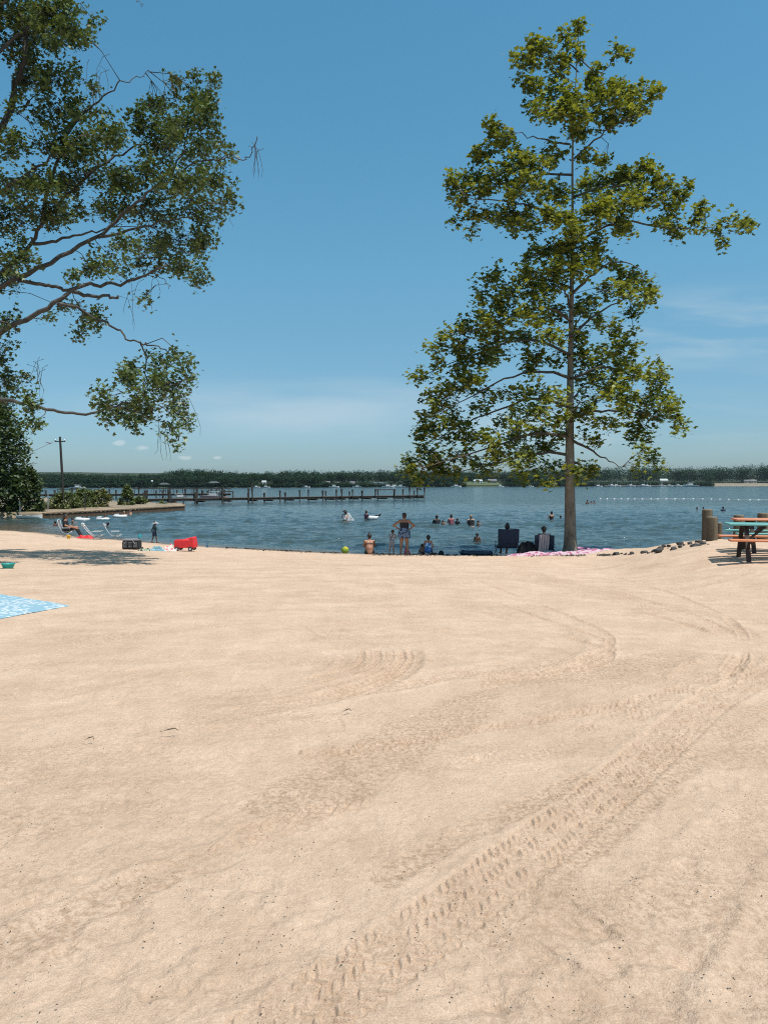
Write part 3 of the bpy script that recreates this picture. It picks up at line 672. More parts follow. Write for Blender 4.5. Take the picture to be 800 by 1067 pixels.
# ------------------------------------------------------------------ foliage
def leaf_cloud(name, C_, size, tmpl, fold, m, parent, up=.6, droop=0.0, n_dir=None):
    n = len(C_); C_ = np.asarray(C_); T = np.asarray(tmpl, float); K = len(T)
    nr = rng.normal(size=(n, 3)); nr /= np.linalg.norm(nr, axis=1)[:, None]; nr = nr * (1 - up * .5); nr[:, 2] = np.abs(nr[:, 2]) + up
    if n_dir is not None: nr += n_dir
    nr /= np.linalg.norm(nr, axis=1)[:, None]
    r2 = rng.normal(size=(n, 3)); r2[:, 2] -= droop; u = np.cross(nr, r2); u /= np.linalg.norm(u, axis=1)[:, None]; v = np.cross(nr, u); v = np.where((v[:, 2:3] > 0) & (rng.random((n, 1)) < droop), -v, v)
    s = np.asarray(size)[:, None, None]
    P = C_[:, None] + s * (T[None, :, :1] * u[:, None] + T[None, :, 1:2] * v[:, None] - fold * np.abs(T[None, :, :1]) * nr[:, None])
    return link_mesh(name, quads_mesh(name, P.reshape(-1, 3), np.arange(n * K).reshape(n, K)), m, parent, smooth=False)
SYC = [(0, 1), (.20, .45), (.78, .52), (.52, .06), (.62, -.4), (0, -.28), (-.62, -.4), (-.52, .06), (-.78, .52), (-.20, .45)]
OVAL = [(0, .9), (.42, .3), (.36, -.35), (0, -.6), (-.36, -.35), (-.42, .3)]
STAR = [(0, 1), (.25, .3), (.85, .25), (.4, -.15), (.3, -.7), (-.3, -.7), (-.4, -.15), (-.85, .25), (-.25, .3)]
QUAD = [(0, .8), (.5, 0), (0, -.8), (-.5, 0)]
def bark(name, cols, sc=3.0):
    m = bpy.data.materials.new(name); m.use_nodes = True; n, l = nt(m); b = n['Principled BSDF']; tc = n.new('ShaderNodeTexCoord')
    mp = n.new('ShaderNodeMapping'); mp.inputs['Scale'].default_value = (1, 1, .45); l.new(tc.outputs['Object'], mp.inputs[0])
    t = n.new('ShaderNodeTexNoise'); t.inputs['Scale'].default_value = sc; t.inputs['Detail'].default_value = 7; t.inputs['Roughness'].default_value = .65; l.new(mp.outputs[0], t.inputs[0])
    cr = n.new('ShaderNodeValToRGB'); e = cr.color_ramp.elements; e[0].position = .34; e[1].position = .70; e[0].color = (*cols[0], 1); e[1].color = (*cols[2], 1); k = e.new(.5); k.color = (*cols[1], 1); k2 = e.new(.6); k2.color = (*cols[1], 1)
    l.new(t.outputs['Fac'], cr.inputs[0]); l.new(cr.outputs[0], b.inputs['Base Color']); b.inputs['Roughness'].default_value = .9
    v = n.new('ShaderNodeTexVoronoi'); v.inputs['Scale'].default_value = sc * 5; l.new(mp.outputs[0], v.inputs['Vector'])
    bp = n.new('ShaderNodeBump'); bp.inputs['Strength'].default_value = .7; bp.inputs['Distance'].default_value = .03; l.new(v.outputs['Distance'], bp.inputs['Height']); l.new(bp.outputs[0], b.inputs['Normal'])
    return m
def smooth_line(P, k=2):
    P = np.array(P, float)
    for _ in range(k):
        Q = [P[0]]
        for a, b in zip(P[:-1], P[1:]): Q += [a * .75 + b * .25, a * .25 + b * .75]
        P = np.array(Q + [P[-1]])
    return P
def limbs_to(mb, nodes, L, r0, r1, n=7, wob=.03):
    P = smooth_line(L, 2); d = np.r_[0, np.cumsum(np.linalg.norm(np.diff(P, axis=0), axis=1))]; t = d / d[-1]
    P = P + rng.normal(size=P.shape) * wob * np.minimum(1, t * 4)[:, None]
    rad = r0 + (r1 - r0) * t ** .8; mb.tube(P, list(rad), n)
    for a, b in zip(P[:-1], P[1:]):
        for q in np.linspace(0, 1, 4)[:-1]: nodes.append(a + (b - a) * q)
def branch_out(mb, twm, nodes, clusters, Yfun, clump_px, per, spread, r_b, r_t):
    """boughlets from the nearest limb to each foliage mass, twigs from there to each leaf clump"""
    N = np.array(nodes); pts = []; sizes = 0
    for (px, py, rx, ry, *w) in clusters:
        Yc = Yfun(px, py); c = at(px, py, Yc); wgt = w[0] if w else 1.0
        dd = np.linalg.norm((N - c) * [1, 1, 1.2], axis=1) + np.where(N[:, 2] > c[2] + .4, .6, 0); p0 = N[dd.argmin()]
        mid = (p0 + c) / 2 + V(0, 0, np.linalg.norm(c - p0) * .10) + rng.normal(size=3) * .06
        mb.tube([p0, mid, c], [r_b, r_b * .75, r_b * .45], 5)
        n = max(2, int(rx * ry * math.pi / clump_px * wgt))
        for _ in range(n):
            a = rng.uniform(0, 2 * math.pi); r = math.sqrt(rng.random())
            q = at(px + math.cos(a) * r * rx, py + math.sin(a) * r * ry, Yc + rng.normal() * rx / F * Yc * .75)
            base = c if rng.random() < .6 else mid
            twm.tube([base, (base + q) / 2 + rng.normal(size=3) * .05 + V(0, 0, .05), q], [r_t * 1.3, r_t, r_t * .6], 4, False)
            k = max(3, int(rng.normal(per, per * .35)))
            pts.append(q + rng.normal(size=(k, 3)) * spread)
    return np.concatenate(pts)

def sycamore():
    b0 = on_ground(594, 577); Y0 = b0[1]; b0[2] -= .15
    root = empty('sycamore_tree', b0, 'tall slim sycamore with yellow green leaves standing at the waterline', 'tree')
    T = [b0, at(594, 560, Y0), at(593.5, 500, Y0), at(593.5, 430, Y0 + .1), at(595, 330, Y0 + .15), at(596.5, 240, Y0 + .1), at(596, 150, Y0), at(600, 80, Y0 - .1), at(603, 28, Y0)]
    tb = MB(); nodes = []
    P = smooth_line(T, 2); d = np.linalg.norm(P - P[0], axis=1); rad = np.interp(d, [0, .35, 1, 3, 6.5, 10, 14, 18, 21], [.50, .30, .24, .195, .14, .09, .052, .025, .009])
    tb.tube(P, list(rad * (1 + .03 * rng.normal(size=len(P)))), 14)
    for a, b in zip(P[:-1], P[1:]):
        if a[2] > 2.2:
            for q in np.linspace(0, 1, 5)[:-1]: nodes.append(a + (b - a) * q)
    lb = MB()
    L = [[(594, 150), (575, 147), (552, 142), (538, 138), -.5], [(597, 182), (570, 180), (540, 190), (490, 190), 1.0], [(596, 235), (560, 215), (520, 210), (482, 205), -1],
         [(595, 300), (570, 290), (540, 292), (505, 300), 1.5], [(595, 335), (570, 316), (530, 330), (480, 348), -1.3], [(594, 370), (560, 352), (510, 362), (445, 390), .8],
         [(594, 394), (575, 387), (540, 387), (500, 408), (455, 430), -1.2], [(594, 425), (560, 412), (520, 428), (480, 442), (450, 462), 1.8], [(593, 455), (555, 450), (510, 466), (440, 488), -1.5],
         [(593, 474), (560, 471), (520, 483), (470, 493), 2.2], [(599, 115), (625, 102), (660, 98), (685, 97), .5], [(598, 165), (615, 150), (640, 130), (665, 118), -.6], [(603, 75), (585, 60), (572, 50), (560, 62), .2],
         [(598, 205), (640, 190), (670, 196), (688, 182), .6], [(597, 255), (640, 228), (690, 236), (735, 240), (765, 233), .3], [(597, 305), (615, 287), (645, 268), (672, 285), -1], [(602, 60), (625, 80), (640, 60), (647, 50), .1],
         [(596, 350), (625, 322), (655, 310), (668, 300), 1.4], [(595, 395), (630, 380), (670, 395), (690, 385), -1.2], [(595, 435), (630, 426), (665, 430), (702, 438), 1], [(594, 458), (615, 468), (632, 480), (648, 487), -.6],
         [(594, 480), (606, 486), (618, 498), .4], [(595, 280), (590, 262), (585, 250), 2.6], [(595, 350), (600, 335), (610, 325), 3.2], [(594, 420), (600, 410), (610, 400), 3.8], [(594, 460), (585, 450), (575, 446), 4.0], [(594, 440), (600, 425), (605, 418), -2.2], [(595, 320), (590, 305), (585, 300), -1.8]]
    for l_ in L:
        dy = l_[-1]; p = l_[:-1]; n = len(p); big = np.interp(p[0][1], [60, 200, 480], [.028, .055, .075])
        limbs_to(lb, nodes, [at(x, y, Y0 + dy * i / (n - 1)) for i, (x, y) in enumerate(p)], big, .012, 6)
    CL = [(603, 28, 5, 9), (590, 40, 6, 8), (597, 58, 7, 12), (585, 72, 9, 12), (571, 56, 8, 13), (547, 60, 14, 9), (554, 44, 5, 5), (540, 78, 5, 8), (553, 84, 8, 9), (548, 106, 5, 5), (570, 95, 10, 8), (575, 115, 20, 12), (592, 100, 10, 14), (616, 82, 12, 12), (640, 52, 3, 4), (652, 56, 4, 5),
          (605, 115, 12, 14), (620, 100, 14, 8), (648, 98, 16, 10), (672, 95, 14, 8), (658, 113, 18, 9), (640, 88, 8, 7), (628, 128, 16, 10), (600, 135, 14, 10), (655, 122, 8, 8), (515, 130, 9, 14), (524, 143, 9, 9), (505, 155, 12, 7), (495, 163, 8, 7), (485, 185, 18, 8), (478, 197, 9, 8), (470, 190, 5, 6), (495, 195, 16, 9), (520, 180, 16, 10), (540, 165, 14, 9), (555, 175, 18, 12), (545, 200, 24, 12), (480, 213, 10, 5), (492, 220, 8, 6), (490, 240, 8, 5), (475, 231, 3, 3), (515, 225, 18, 7), (540, 225, 20, 9), (545, 240, 14, 7), (575, 160, 12, 9), (580, 200, 18, 14), (575, 225, 16, 10), (612, 160, 10, 8), (632, 165, 8, 6),
          (620, 195, 18, 14), (640, 185, 20, 10), (655, 180, 14, 8), (676, 180, 10, 11), (690, 190, 12, 10), (640, 210, 24, 12), (668, 205, 22, 10), (700, 215, 12, 7), (710, 205, 8, 8), (715, 195, 6, 5), (690, 230, 12, 6), (706, 240, 13, 8), (732, 222, 11, 9), (727, 235, 6, 5), (765, 230, 13, 6), (780, 232, 8, 5), (752, 243, 5, 7), (755, 252, 6, 5), (640, 235, 14, 8), (655, 240, 10, 6), (622, 225, 14, 10), (625, 250, 8, 10), (600, 235, 16, 12), (598, 255, 20, 12), (575, 262, 16, 9), (555, 265, 10, 6), (600, 275, 22, 12), (575, 280, 18, 9), (620, 265, 14, 9),
          (548, 287, 14, 8), (518, 278, 4, 6), (518, 290, 12, 7), (500, 290, 7, 5), (500, 304, 10, 6), (530, 300, 14, 8), (555, 305, 16, 9), (530, 318, 16, 8), (512, 314, 14, 5), (575, 300, 14, 9), (655, 290, 16, 8), (640, 280, 12, 6), (670, 300, 12, 10), (680, 310, 5, 5), (645, 305, 14, 9), (660, 320, 12, 8), (625, 305, 10, 8), (610, 320, 14, 10), (575, 325, 16, 10), (550, 330, 20, 10), (520, 335, 18, 7), (500, 328, 12, 5), (485, 335, 9, 6), (490, 345, 16, 7), (465, 347, 12, 5), (515, 350, 20, 8), (545, 350, 16, 8), (575, 350, 12, 10), (605, 345, 14, 10), (630, 335, 14, 9), (645, 345, 8, 8), (660, 350, 5, 12, .6), (650, 362, 12, 9), (680, 378, 6, 4),
          (455, 362, 10, 5), (475, 362, 14, 7), (500, 370, 16, 8), (525, 370, 16, 9), (550, 372, 14, 7), (430, 391, 6, 4), (442, 393, 6, 4), (455, 380, 6, 7), (480, 380, 12, 8), (492, 392, 12, 8), (550, 385, 12, 4), (565, 395, 8, 5), (580, 372, 8, 8), (610, 370, 16, 9), (635, 370, 14, 10), (655, 378, 14, 9), (665, 392, 14, 8), (685, 398, 14, 6), (692, 388, 6, 5), (610, 392, 16, 9), (640, 395, 18, 9), (620, 412, 18, 9), (645, 412, 16, 8), (670, 412, 16, 9), (690, 415, 12, 8), (697, 428, 12, 8), (705, 440, 9, 7), (712, 447, 5, 3), (680, 435, 14, 8), (660, 428, 16, 8),
          (460, 405, 14, 7), (480, 405, 12, 7), (505, 412, 12, 7), (530, 412, 14, 6), (560, 408, 18, 7), (580, 415, 10, 8), (450, 420, 14, 8), (470, 422, 14, 8), (440, 437, 8, 8), (455, 438, 14, 9), (480, 438, 12, 8), (500, 425, 10, 6), (515, 440, 9, 4), (545, 425, 14, 7), (565, 432, 14, 8), (545, 440, 16, 6), (585, 435, 8, 8), (610, 432, 12, 8), (630, 440, 14, 6), (655, 445, 12, 6), (662, 458, 8, 10), (675, 455, 4, 6), (672, 470, 7, 7), (680, 478, 7, 7), (688, 490, 4, 4), (664, 485, 4, 6), (612, 455, 10, 5), (625, 462, 8, 5),
          (460, 455, 14, 8), (440, 455, 9, 8), (485, 455, 14, 7), (510, 458, 16, 7), (535, 455, 18, 7), (560, 455, 14, 8), (580, 455, 10, 8), (445, 472, 14, 8), (430, 482, 12, 8), (425, 493, 9, 6), (465, 478, 14, 8), (488, 474, 14, 7), (515, 475, 16, 6), (545, 472, 18, 6), (570, 470, 14, 7), (450, 490, 14, 7), (440, 500, 12, 4), (475, 490, 14, 6), (500, 484, 14, 5), (530, 485, 16, 5), (560, 484, 14, 6), (578, 486, 10, 6), (505, 494, 10, 3), (550, 495, 14, 5), (570, 500, 10, 5), (585, 497, 7, 5), (610, 488, 8, 7), (602, 497, 6, 8), (618, 494, 6, 4)]
    def Yf(px, py):
        Rr = np.interp(py, [20, 120, 200, 300, 400, 500], [.5, 1.8, 2.8, 3.6, 4.4, 4.2]); dx = (px - 594) * Y0 / F
        dm = math.sqrt(max(Rr * Rr - dx * dx, .35)); return Y0 + (rng.uniform(-.75, .5) if abs(px - 594) < 24 else rng.uniform(-.62, 1.0)) * dm
    tw = MB(); pts = branch_out(lb, tw, nodes, CL, Yf, 42, 23, .155, .015, .006)
    pts = pts[pts[:, 2] > .9]
    tb.build('trunk', bark('sycamore_bark', ((.085, .072, .055), (.19, .163, .125), (.44, .40, .32))), root, smooth=True)
    lb.build('limbs', mat('sycamore_limb', (.085, .07, .055), .9, .4, 3, .4, 20), root, smooth=True)
    tw.build('twigs', mat('twig_brown', (.055, .042, .03), .9, .3, 3), root)
    leaf_cloud('crown', pts, rng.uniform(.085, .17, len(pts)), SYC, .22, leaf_mat('sycamore_leaf', (.052, .076, .015), (.29, .315, .062), .27, .40), root, up=.62, droop=.5)
    print('sycamore leaves', len(pts))
sycamore()

def lake_tree():
    Y0 = 21.0; X0 = -15.2; zb = gz(X0, Y0) - .2
    root = empty('overhanging_tree', (X0, Y0, zb), 'big dark green tree reaching over the beach with long grey limbs', 'tree')
    tb = MB(); nodes = []
    P = smooth_line([V(X0, Y0, zb), V(X0 + .1, Y0, zb + 1.5), V(X0 + .2, Y0 - .1, 4.5), V(X0 + .7, Y0 + .1, 8.5), V(X0 + 1.4, Y0, 12.5), V(X0 + 2.2, Y0, 17.0)], 2)
    rad = np.interp(P[:, 2], [zb, zb + .5, 3, 8, 13, 17], [.75, .58, .48, .36, .2, .05]); tb.tube(P, list(rad), 16)
    lb = MB()
    J = lambda z: V(np.interp(z, P[:, 2], P[:, 0]), np.interp(z, P[:, 2], P[:, 1]), z)
    LIM = [([(-40, 362), (0, 347), (47, 322), (75, 303), (94, 294), (120, 297), (150, 286), (172, 277)], 20.0, 3.4, .19, .03),
           ([(-45, 318), (28, 286), (56, 271), (103, 247), (131, 219), (150, 207), (176, 180), (190, 160), (200, 130)], 21.2, 4.6, .17, .02),
           ([(103, 247), (140, 240), (170, 232), (200, 222)], 21.0, None, .06, .02),
           ([(-10, 300), (32, 254), (43, 232), (69, 204), (100, 176), (130, 156), (165, 145), (185, 140)], 22.4, 5.2, .14, .02),
           ([(36, 254), (62, 250), (88, 243), (120, 235)], 22.0, None, .07, .02),
           ([(20, 292), (40, 296), (56, 298), (74, 305)], 20.6, None, .07, .05),
           ([(75, 303), (94, 308), (110, 309), (124, 311)], 19.9, None, .07, .04),
           ([(60, 316), (78, 320), (94, 326), (120, 341), (135, 355), (150, 357), (165, 361), (176, 366)], 19.6, None, .055, .018),
           ([(146, 356), (152, 372), (153, 400), (150, 415)], 19.6, None, .03, .012),
           ([(-60, 405), (0, 416), (35, 422), (65, 429), (92, 430), (125, 424), (150, 410)], 19.2, 2.6, .13, .025),
           ([(125, 424), (150, 432), (175, 440), (186, 458)], 19.1, None, .03, .01),
           ([(-30, 190), (9, 121), (16, 94), (22, 74), (28, 50), (22, 15)], 21.5, 8.0, .18, .08),
           ([(-20, 215), (0, 200), (27, 180), (60, 160)], 20.8, None, .10, .03),
           ([(30, 105), (26, 112), (18, 118)], 21.4, None, .05, .03),
           ([(70, 140), (83, 121), (100, 108), (121, 86), (135, 84), (146, 80), (156, 73)], 21.6, None, .05, .008),
           ([(43, 232), (60, 160), (70, 140)], 21.9, None, .08, .04),
           ([(176, 200), (200, 165), (228, 166), (240, 162), (255, 168), (263, 157), (269, 142)], 21.0, None, .035, .014),
           ([(-30, 90), (10, 40), (50, 15), (90, -10)], 20.5, 9.5, .12, .03),
           ([(-20, 20), (60, -40), (110, -20), (142, 0), (150, 5)], 20.5, None, .05, .006),
           ([(150, 286), (165, 284), (178, 300)], 20.0, None, .02, .008),
           ([(-30, 330), (5, 335), (20, 345)], 20.2, None, .06, .02)]
    for pl, Yl, zj, r0, r1 in LIM:
        L = [at(x, y, Yl + .35 * math.sin(i * 1.3 + Yl * 7)) for i, (x, y) in enumerate(pl)]
        if zj is not None: L = [J(zj)] + L
        limbs_to(lb, nodes, L, r0 * .78, r1 * .8, 8, .03)
    CLU = [(20, 15, 35, 22), (60, 18, 30, 22), (85, 35, 14, 10), (97, 20, 7, 6, .6), (25, 50, 28, 18), (50, 45, 14, 10), (28, 85, 20, 16, .8), (58, 82, 22, 14), (80, 80, 10, 8), (95, 92, 7, 6, .6), (10, 110, 12, 8, .7), (60, 115, 32, 18), (100, 118, 12, 9), (8, 150, 14, 14), (40, 150, 14, 10, .6), (75, 148, 32, 18), (112, 140, 20, 14), (148, 130, 20, 16), (165, 105, 16, 12), (184, 92, 9, 12), (203, 92, 7, 14), (210, 108, 12, 10), (222, 90, 5, 12), (195, 130, 26, 20), (220, 130, 12, 22), (175, 155, 30, 16), (215, 162, 26, 14), (240, 160, 8, 5), (30, 190, 38, 18), (90, 185, 38, 20), (140, 185, 32, 16), (190, 190, 28, 16), (228, 190, 14, 11), (240, 212, 8, 9), (210, 220, 26, 14), (165, 220, 30, 16), (110, 218, 30, 13), (50, 222, 34, 13), (10, 225, 18, 18), (185, 250, 33, 16), (215, 250, 9, 12), (145, 255, 26, 10), (110, 262, 18, 7, .6), (15, 265, 20, 18), (8, 290, 14, 14), (200, 278, 18, 12), (208, 290, 8, 6), (165, 275, 26, 10), (120, 275, 22, 9), (95, 280, 14, 7), (75, 285, 14, 7, .5), (70, 322, 10, 8, .8), (90, 330, 14, 12, .9), (82, 347, 10, 8, .9), (98, 345, 8, 8, .8), (45, 330, 10, 8, .7), (10, 335, 15, 12), (5, 368, 10, 12), (15, 395, 14, 10), (28, 418, 12, 8), (5, 410, 8, 10), (152, 309, 7, 5), (36, 440, 4, 4, .5),
           (187, 368, 9, 7), (166, 372, 12, 9), (190, 380, 10, 6), (140, 383, 12, 7), (127, 395, 12, 9), (150, 398, 22, 11), (176, 400, 16, 12), (195, 398, 6, 5), (108, 415, 10, 9), (128, 425, 22, 10), (160, 425, 26, 11), (188, 425, 9, 12), (196, 440, 6, 5), (176, 445, 9, 9), (183, 458, 6, 6), (112, 438, 9, 5), (145, 440, 14, 5),
           (-40, 20, 40, 40), (-50, 90, 40, 40), (-45, 160, 40, 40), (-50, 230, 40, 35), (-45, 300, 40, 30), (-40, 370, 35, 25), (-50, 425, 40, 18), (-120, 40, 50, 40), (-130, 130, 50, 40), (-140, 220, 50, 40), (-130, 310, 45, 35), (-30, -50, 60, 40), (50, -50, 50, 30), (-110, -50, 60, 40), (-50, -110, 60, 30)]
    def Yf(px, py): return 21.2 + rng.uniform(-1.6, 2.4) - (1.6 if py > 355 else 0)
    tw = MB(); pts = branch_out(lb, tw, nodes, CLU, Yf, 60, 35, .120, .014, .006)
    for k in range(48):                                     # bare hanging twigs
        px, py = [(rng.uniform(125, 165), rng.uniform(288, 312)), (rng.uniform(215, 247), rng.uniform(160, 215)), (rng.uniform(150, 190), rng.uniform(75, 90)), (rng.uniform(35, 45), rng.uniform(375, 392)), (rng.uniform(184, 198), rng.uniform(385, 425)), (rng.uniform(262, 274), rng.uniform(150, 158)), (rng.uniform(165, 180), rng.uniform(440, 455)), (rng.uniform(75, 112), rng.uniform(55, 80))][k % 8]
        p = at(px, py, 20.3 + rng.normal() * .4); ln = rng.uniform(.35, 1.0)
        sx_ = rng.normal() * .10
        q = [p + V(-sx_ * 1.5, 0, .08), p, p + V(sx_ * .6, 0, -ln * .4), p + V(sx_ + rng.normal() * .02, 0, -ln * .75), p + V(sx_ + rng.normal() * .04, 0, -ln)]
        tw.tube(q, [.007, .006, .005, .0045, .003], 4, False)
    tb.build('trunk', bark('grey_bark', ((.07, .06, .05), (.15, .125, .10), (.27, .24, .2)), 4), root, smooth=True)
    lb.build('limbs', bark('limb_bark', ((.032, .030, .027), (.075, .068, .06), (.16, .15, .13)), 5), root, smooth=True)
    tw.build('twigs', MATS['twig_brown'], root)
    leaf_cloud('crown', pts, rng.uniform(.050, .092, len(pts)), STAR, .28, leaf_mat('overhang_leaf', (.030, .054, .018), (.120, .165, .055), .18, .42), root, up=.45, droop=.7)
    print('left tree leaves', len(pts))
lake_tree()

def bushy(name, label, cat, px0, px1, pyt, pyb, Y, m, n, size, zb=None, shape='round', group=None, trunk=True, off=0.0):
    """a shrub or far tree filling the given width and height at distance Y"""
    a, b = at(px0, pyb, Y), at(px1, pyt, Y); w = (b[0] - a[0]) / 2; cx = (a[0] + b[0]) / 2; z0 = a[2] if zb is None else zb; h = b[2] - z0
    root = empty(name, (cx, Y, z0), label, cat, group)
    mb = MB(); tips = []
    ns = 9 if shape != 'cone' else 7
    for k in range(ns):
        an = k * 2.4; t = (k + .5) / ns
        tip = V(cx + math.cos(an) * w * .6 * (1 if shape != 'cone' else (1 - t) * .9), Y + math.sin(an) * w * .6 * (1 if shape != 'cone' else (1 - t)), z0 + h * (.45 + .5 * t))
        st = V(cx, Y, z0 + (h * .5 * t if trunk else 0)); mb.tube([st, (st + tip) / 2 + V(0, 0, .05 * h), tip], [.035 * h * .5, .02 * h * .5, .006 * h], 5); tips.append(tip)
    mb.tube([V(cx, Y, z0 - .1), V(cx, Y, z0 + h * .5), V(cx, Y, z0 + h * .92)], [.03 * h, .02 * h, .006 * h], 7)
    pts = []
    nc = max(8, n // 40)
    for k in range(nc):
        t = rng.random(); an = rng.uniform(0, 6.283)
        if shape == 'cone': rr = w * (1 - t) ** .8 * rng.uniform(.5, 1.05)
        elif shape == 'tall': rr = w * min(1, (1.05 - t) * 2.2) ** .6 * rng.uniform(.55, 1.05)
        else: rr = w * math.sqrt(max(0, 1 - (2 * t - .75) ** 2 / 1.6)) * rng.uniform(.45, 1.05)
        c = V(cx + math.cos(an) * rr, Y + math.sin(an) * rr, z0 + h * t); 
        pts.append(c + rng.normal(size=(40, 3)) * (min(w, h) * .13))
    pts = np.concatenate(pts); pts = pts[pts[:, 2] > z0 + .02]
    mb.build('stems', MATS['twig_brown'], root); leaf_cloud('foliage', pts, rng.uniform(.7, 1.3, len(pts)) * size, OVAL, .2, m, root, up=.4)
    return root

# ------------------------------------------------------------------ far shore
def far_px_y(px): return float(np.interp(px, [-400, 0, 250, 420, 600, 800, 1300], [508.4, 508.4, 508.1, 507.6, 506.9, 506.5, 506.3]))
def far_pt(px): return at_z(px, far_px_y(px), WATER)
def build_far():
    pxs = np.linspace(-900, 1700, 150); ts = np.array([-12, -2, 0, 1.5, 5, 12, 25, 45, 80, 130, 200.])
    vs = []
    for i, px in enumerate(pxs):
        p = far_pt(np.clip(px, -400, 1300)); p = V((px - 400) / F * p[1], p[1], WATER)
        for t in ts:
            z = WATER + (t * .12 if t < 0 else .9 * sstep(0, 3, t) + 1.6 * sstep(3, 40, t) + 7.5 * sstep(40, 200, t) * (1 + .5 * vnoise(px * .012, t * .02, 4)))
            vs.append(V(p[0] * (1 + t / p[1]), p[1] + t, z + .25 * vnoise(px * .2, t * .1, 6) * (t > 1)))
    k = len(ts); fs = [(i * k + j, (i + 1) * k + j, (i + 1) * k + j + 1, i * k + j + 1) for i in range(len(pxs) - 1) for j in range(k - 1)]
    mb = MB(); mb.add(vs, fs); m = mat('far_grass', (.03, .045, .022), .95, .35, .08)
    tag(mb.build('far_shore', m, smooth=True), kind='structure')
    top = lambda px: float(np.interp(px, [-200, 0, 35, 60, 100, 130, 168, 172, 190, 215, 240, 262, 275, 300, 340, 380, 420, 470, 520, 560, 600, 650, 690, 700, 740, 770, 800, 1000], [494, 493.5, 494, 493.3, 494.2, 494.5, 494, 491, 489.5, 489.5, 491.5, 493.5, 492, 490.3, 491.5, 490.3, 490, 491, 490.5, 489.5, 488.5, 486.5, 486, 487.5, 487, 485.5, 484, 482]))
    # low ground cleared of trees: lawn with houses, beach on the right, marina
    clear = [(384, 420, 502.5), (484, 524, 499.5), (268, 284, 500), (744, 812, 500.5), (612, 735, 501.5), (336, 372, 501.5)]
    for name, lo_, hi_, lab in (('far_wood', -330, -60, 'e'), ('far_wood', -60, 172, 'a'), ('far_wood', 172, 440, 'b'), ('far_wood', 440, 690, 'c'), ('far_wood', 690, 1060, 'd')):
        P = []; S = []
        n = int((hi_ - lo_) * 2.1)
        for i in range(n):
            px = rng.uniform(lo_, hi_); back = rng.random() < .62
            p = far_pt(px); dep = rng.uniform(28, 70) if back else rng.uniform(1.5, 20)
            Yt = p[1] + dep; tp = top(px) + (rng.uniform(-.8, 1.6) if back else rng.uniform(3, 9))
            z0 = WATER + 1.2 + dep * .03; ztop = at(px, tp, Yt)[2]; h = max(ztop - z0, 2.5)
            if not back:
                bad = [c for c in clear if c[0] - 2 < px < c[1] + 2]
                if bad: continue
            if any(c[0] < px < c[1] for c in clear) and dep < 34: continue
            r = np.clip(h * rng.uniform(.34, .52), 1.8, 7.5); k = 230
            u = rng.normal(size=(k, 3)); u /= np.linalg.norm(u, axis=1)[:, None]; rr = rng.random(k) ** .33 * (1 + .3 * np.sin(u[:, 0] * 5 + i) * np.cos(u[:, 2] * 6 + i))
            c = V((px - 400) / F * Yt, Yt, z0 + h * .54)
            P.append(c + u * rr[:, None] * [r, r, h * .47]); S.append(np.full(k, 1) * rng.uniform(.40, .85, k) * (.55 + h * .030))
        for i in range(int((hi_ - lo_) * 1.6)):
            px = rng.uniform(lo_, hi_); p = far_pt(px); dep = rng.uniform(.3, 5)
            if any(c[0] < px < c[1] for c in clear[1:2] + clear[3:4]): continue
            h = rng.uniform(1.2, 3.6) * p[1] / 500; c = V((px - 400) / F * (p[1] + dep), p[1] + dep, WATER + .3 + h * .45); u = rng.normal(size=(50, 3)); u /= np.linalg.norm(u, axis=1)[:, None]
            P.append(c + u * (rng.random(50) ** .4)[:, None] * [h * .8, h * .6, h * .5]); S.append(rng.uniform(.35, .8, 50))
        P = np.concatenate(P); S = np.concatenate(S)
        leafm = MATS.get('far_leaf') or leaf_mat('far_leaf', (.013, .036, .023), (.030, .060, .031), .10, .8)
        leafm.node_tree.nodes['Principled BSDF'].inputs['Specular IOR Level'].default_value = .05
        o = leaf_cloud('far_wood', P, S, OVAL, .2, leafm, None, up=.6)
        tag(o, kind='stuff')
    mb = MB()                                               # pale strand at the right
    pts = [at_z(px, far_px_y(px), WATER) for px in np.linspace(744, 830, 14)]
    vs = [];
    for i, p in enumerate(pts): vs += [p + V(0, -1.5, -.1), p + V(0, 2.2, 1.05), p + V(0, 14, 2.0 + .5 * math.sin(i)), p + V(0, 26, 2.6)]
    mb.add(vs, [(4 * i + j, 4 * i + 4 + j, 4 * i + 5 + j, 4 * i + 1 + j) for i in range(len(pts) - 1) for j in range(3)])
    tag(mb.build('far_beach', mat('far_sand', (.20, .17, .125), .95, .2, .3), smooth=True), kind='structure')
build_far()
WALLW = mat('white_paint', (.55, .56, .55), .6, .05, 2); GLASS = mat('dark_glass', (.02, .03, .035), .12, .1); HULL = mat('white_gelcoat', (.62, .62, .62), .25, .04, 2)
ALU = mat('pale_metal', (.55, .56, .57), .35, .1, 8, metallic=.7); WOODD = mat('dark_wet_timber', (.050, .038, .028), .85, .35, 2.5, .4, 14, stretch=(1, 1, .2))
WOODP = mat('weathered_piling', (.105, .082, .052), .9, .4, 3.0, .6, 16, stretch=(3, 3, .25)); BLKM = mat('black_metal', (.02, .02, .022), .45, .2, 8)

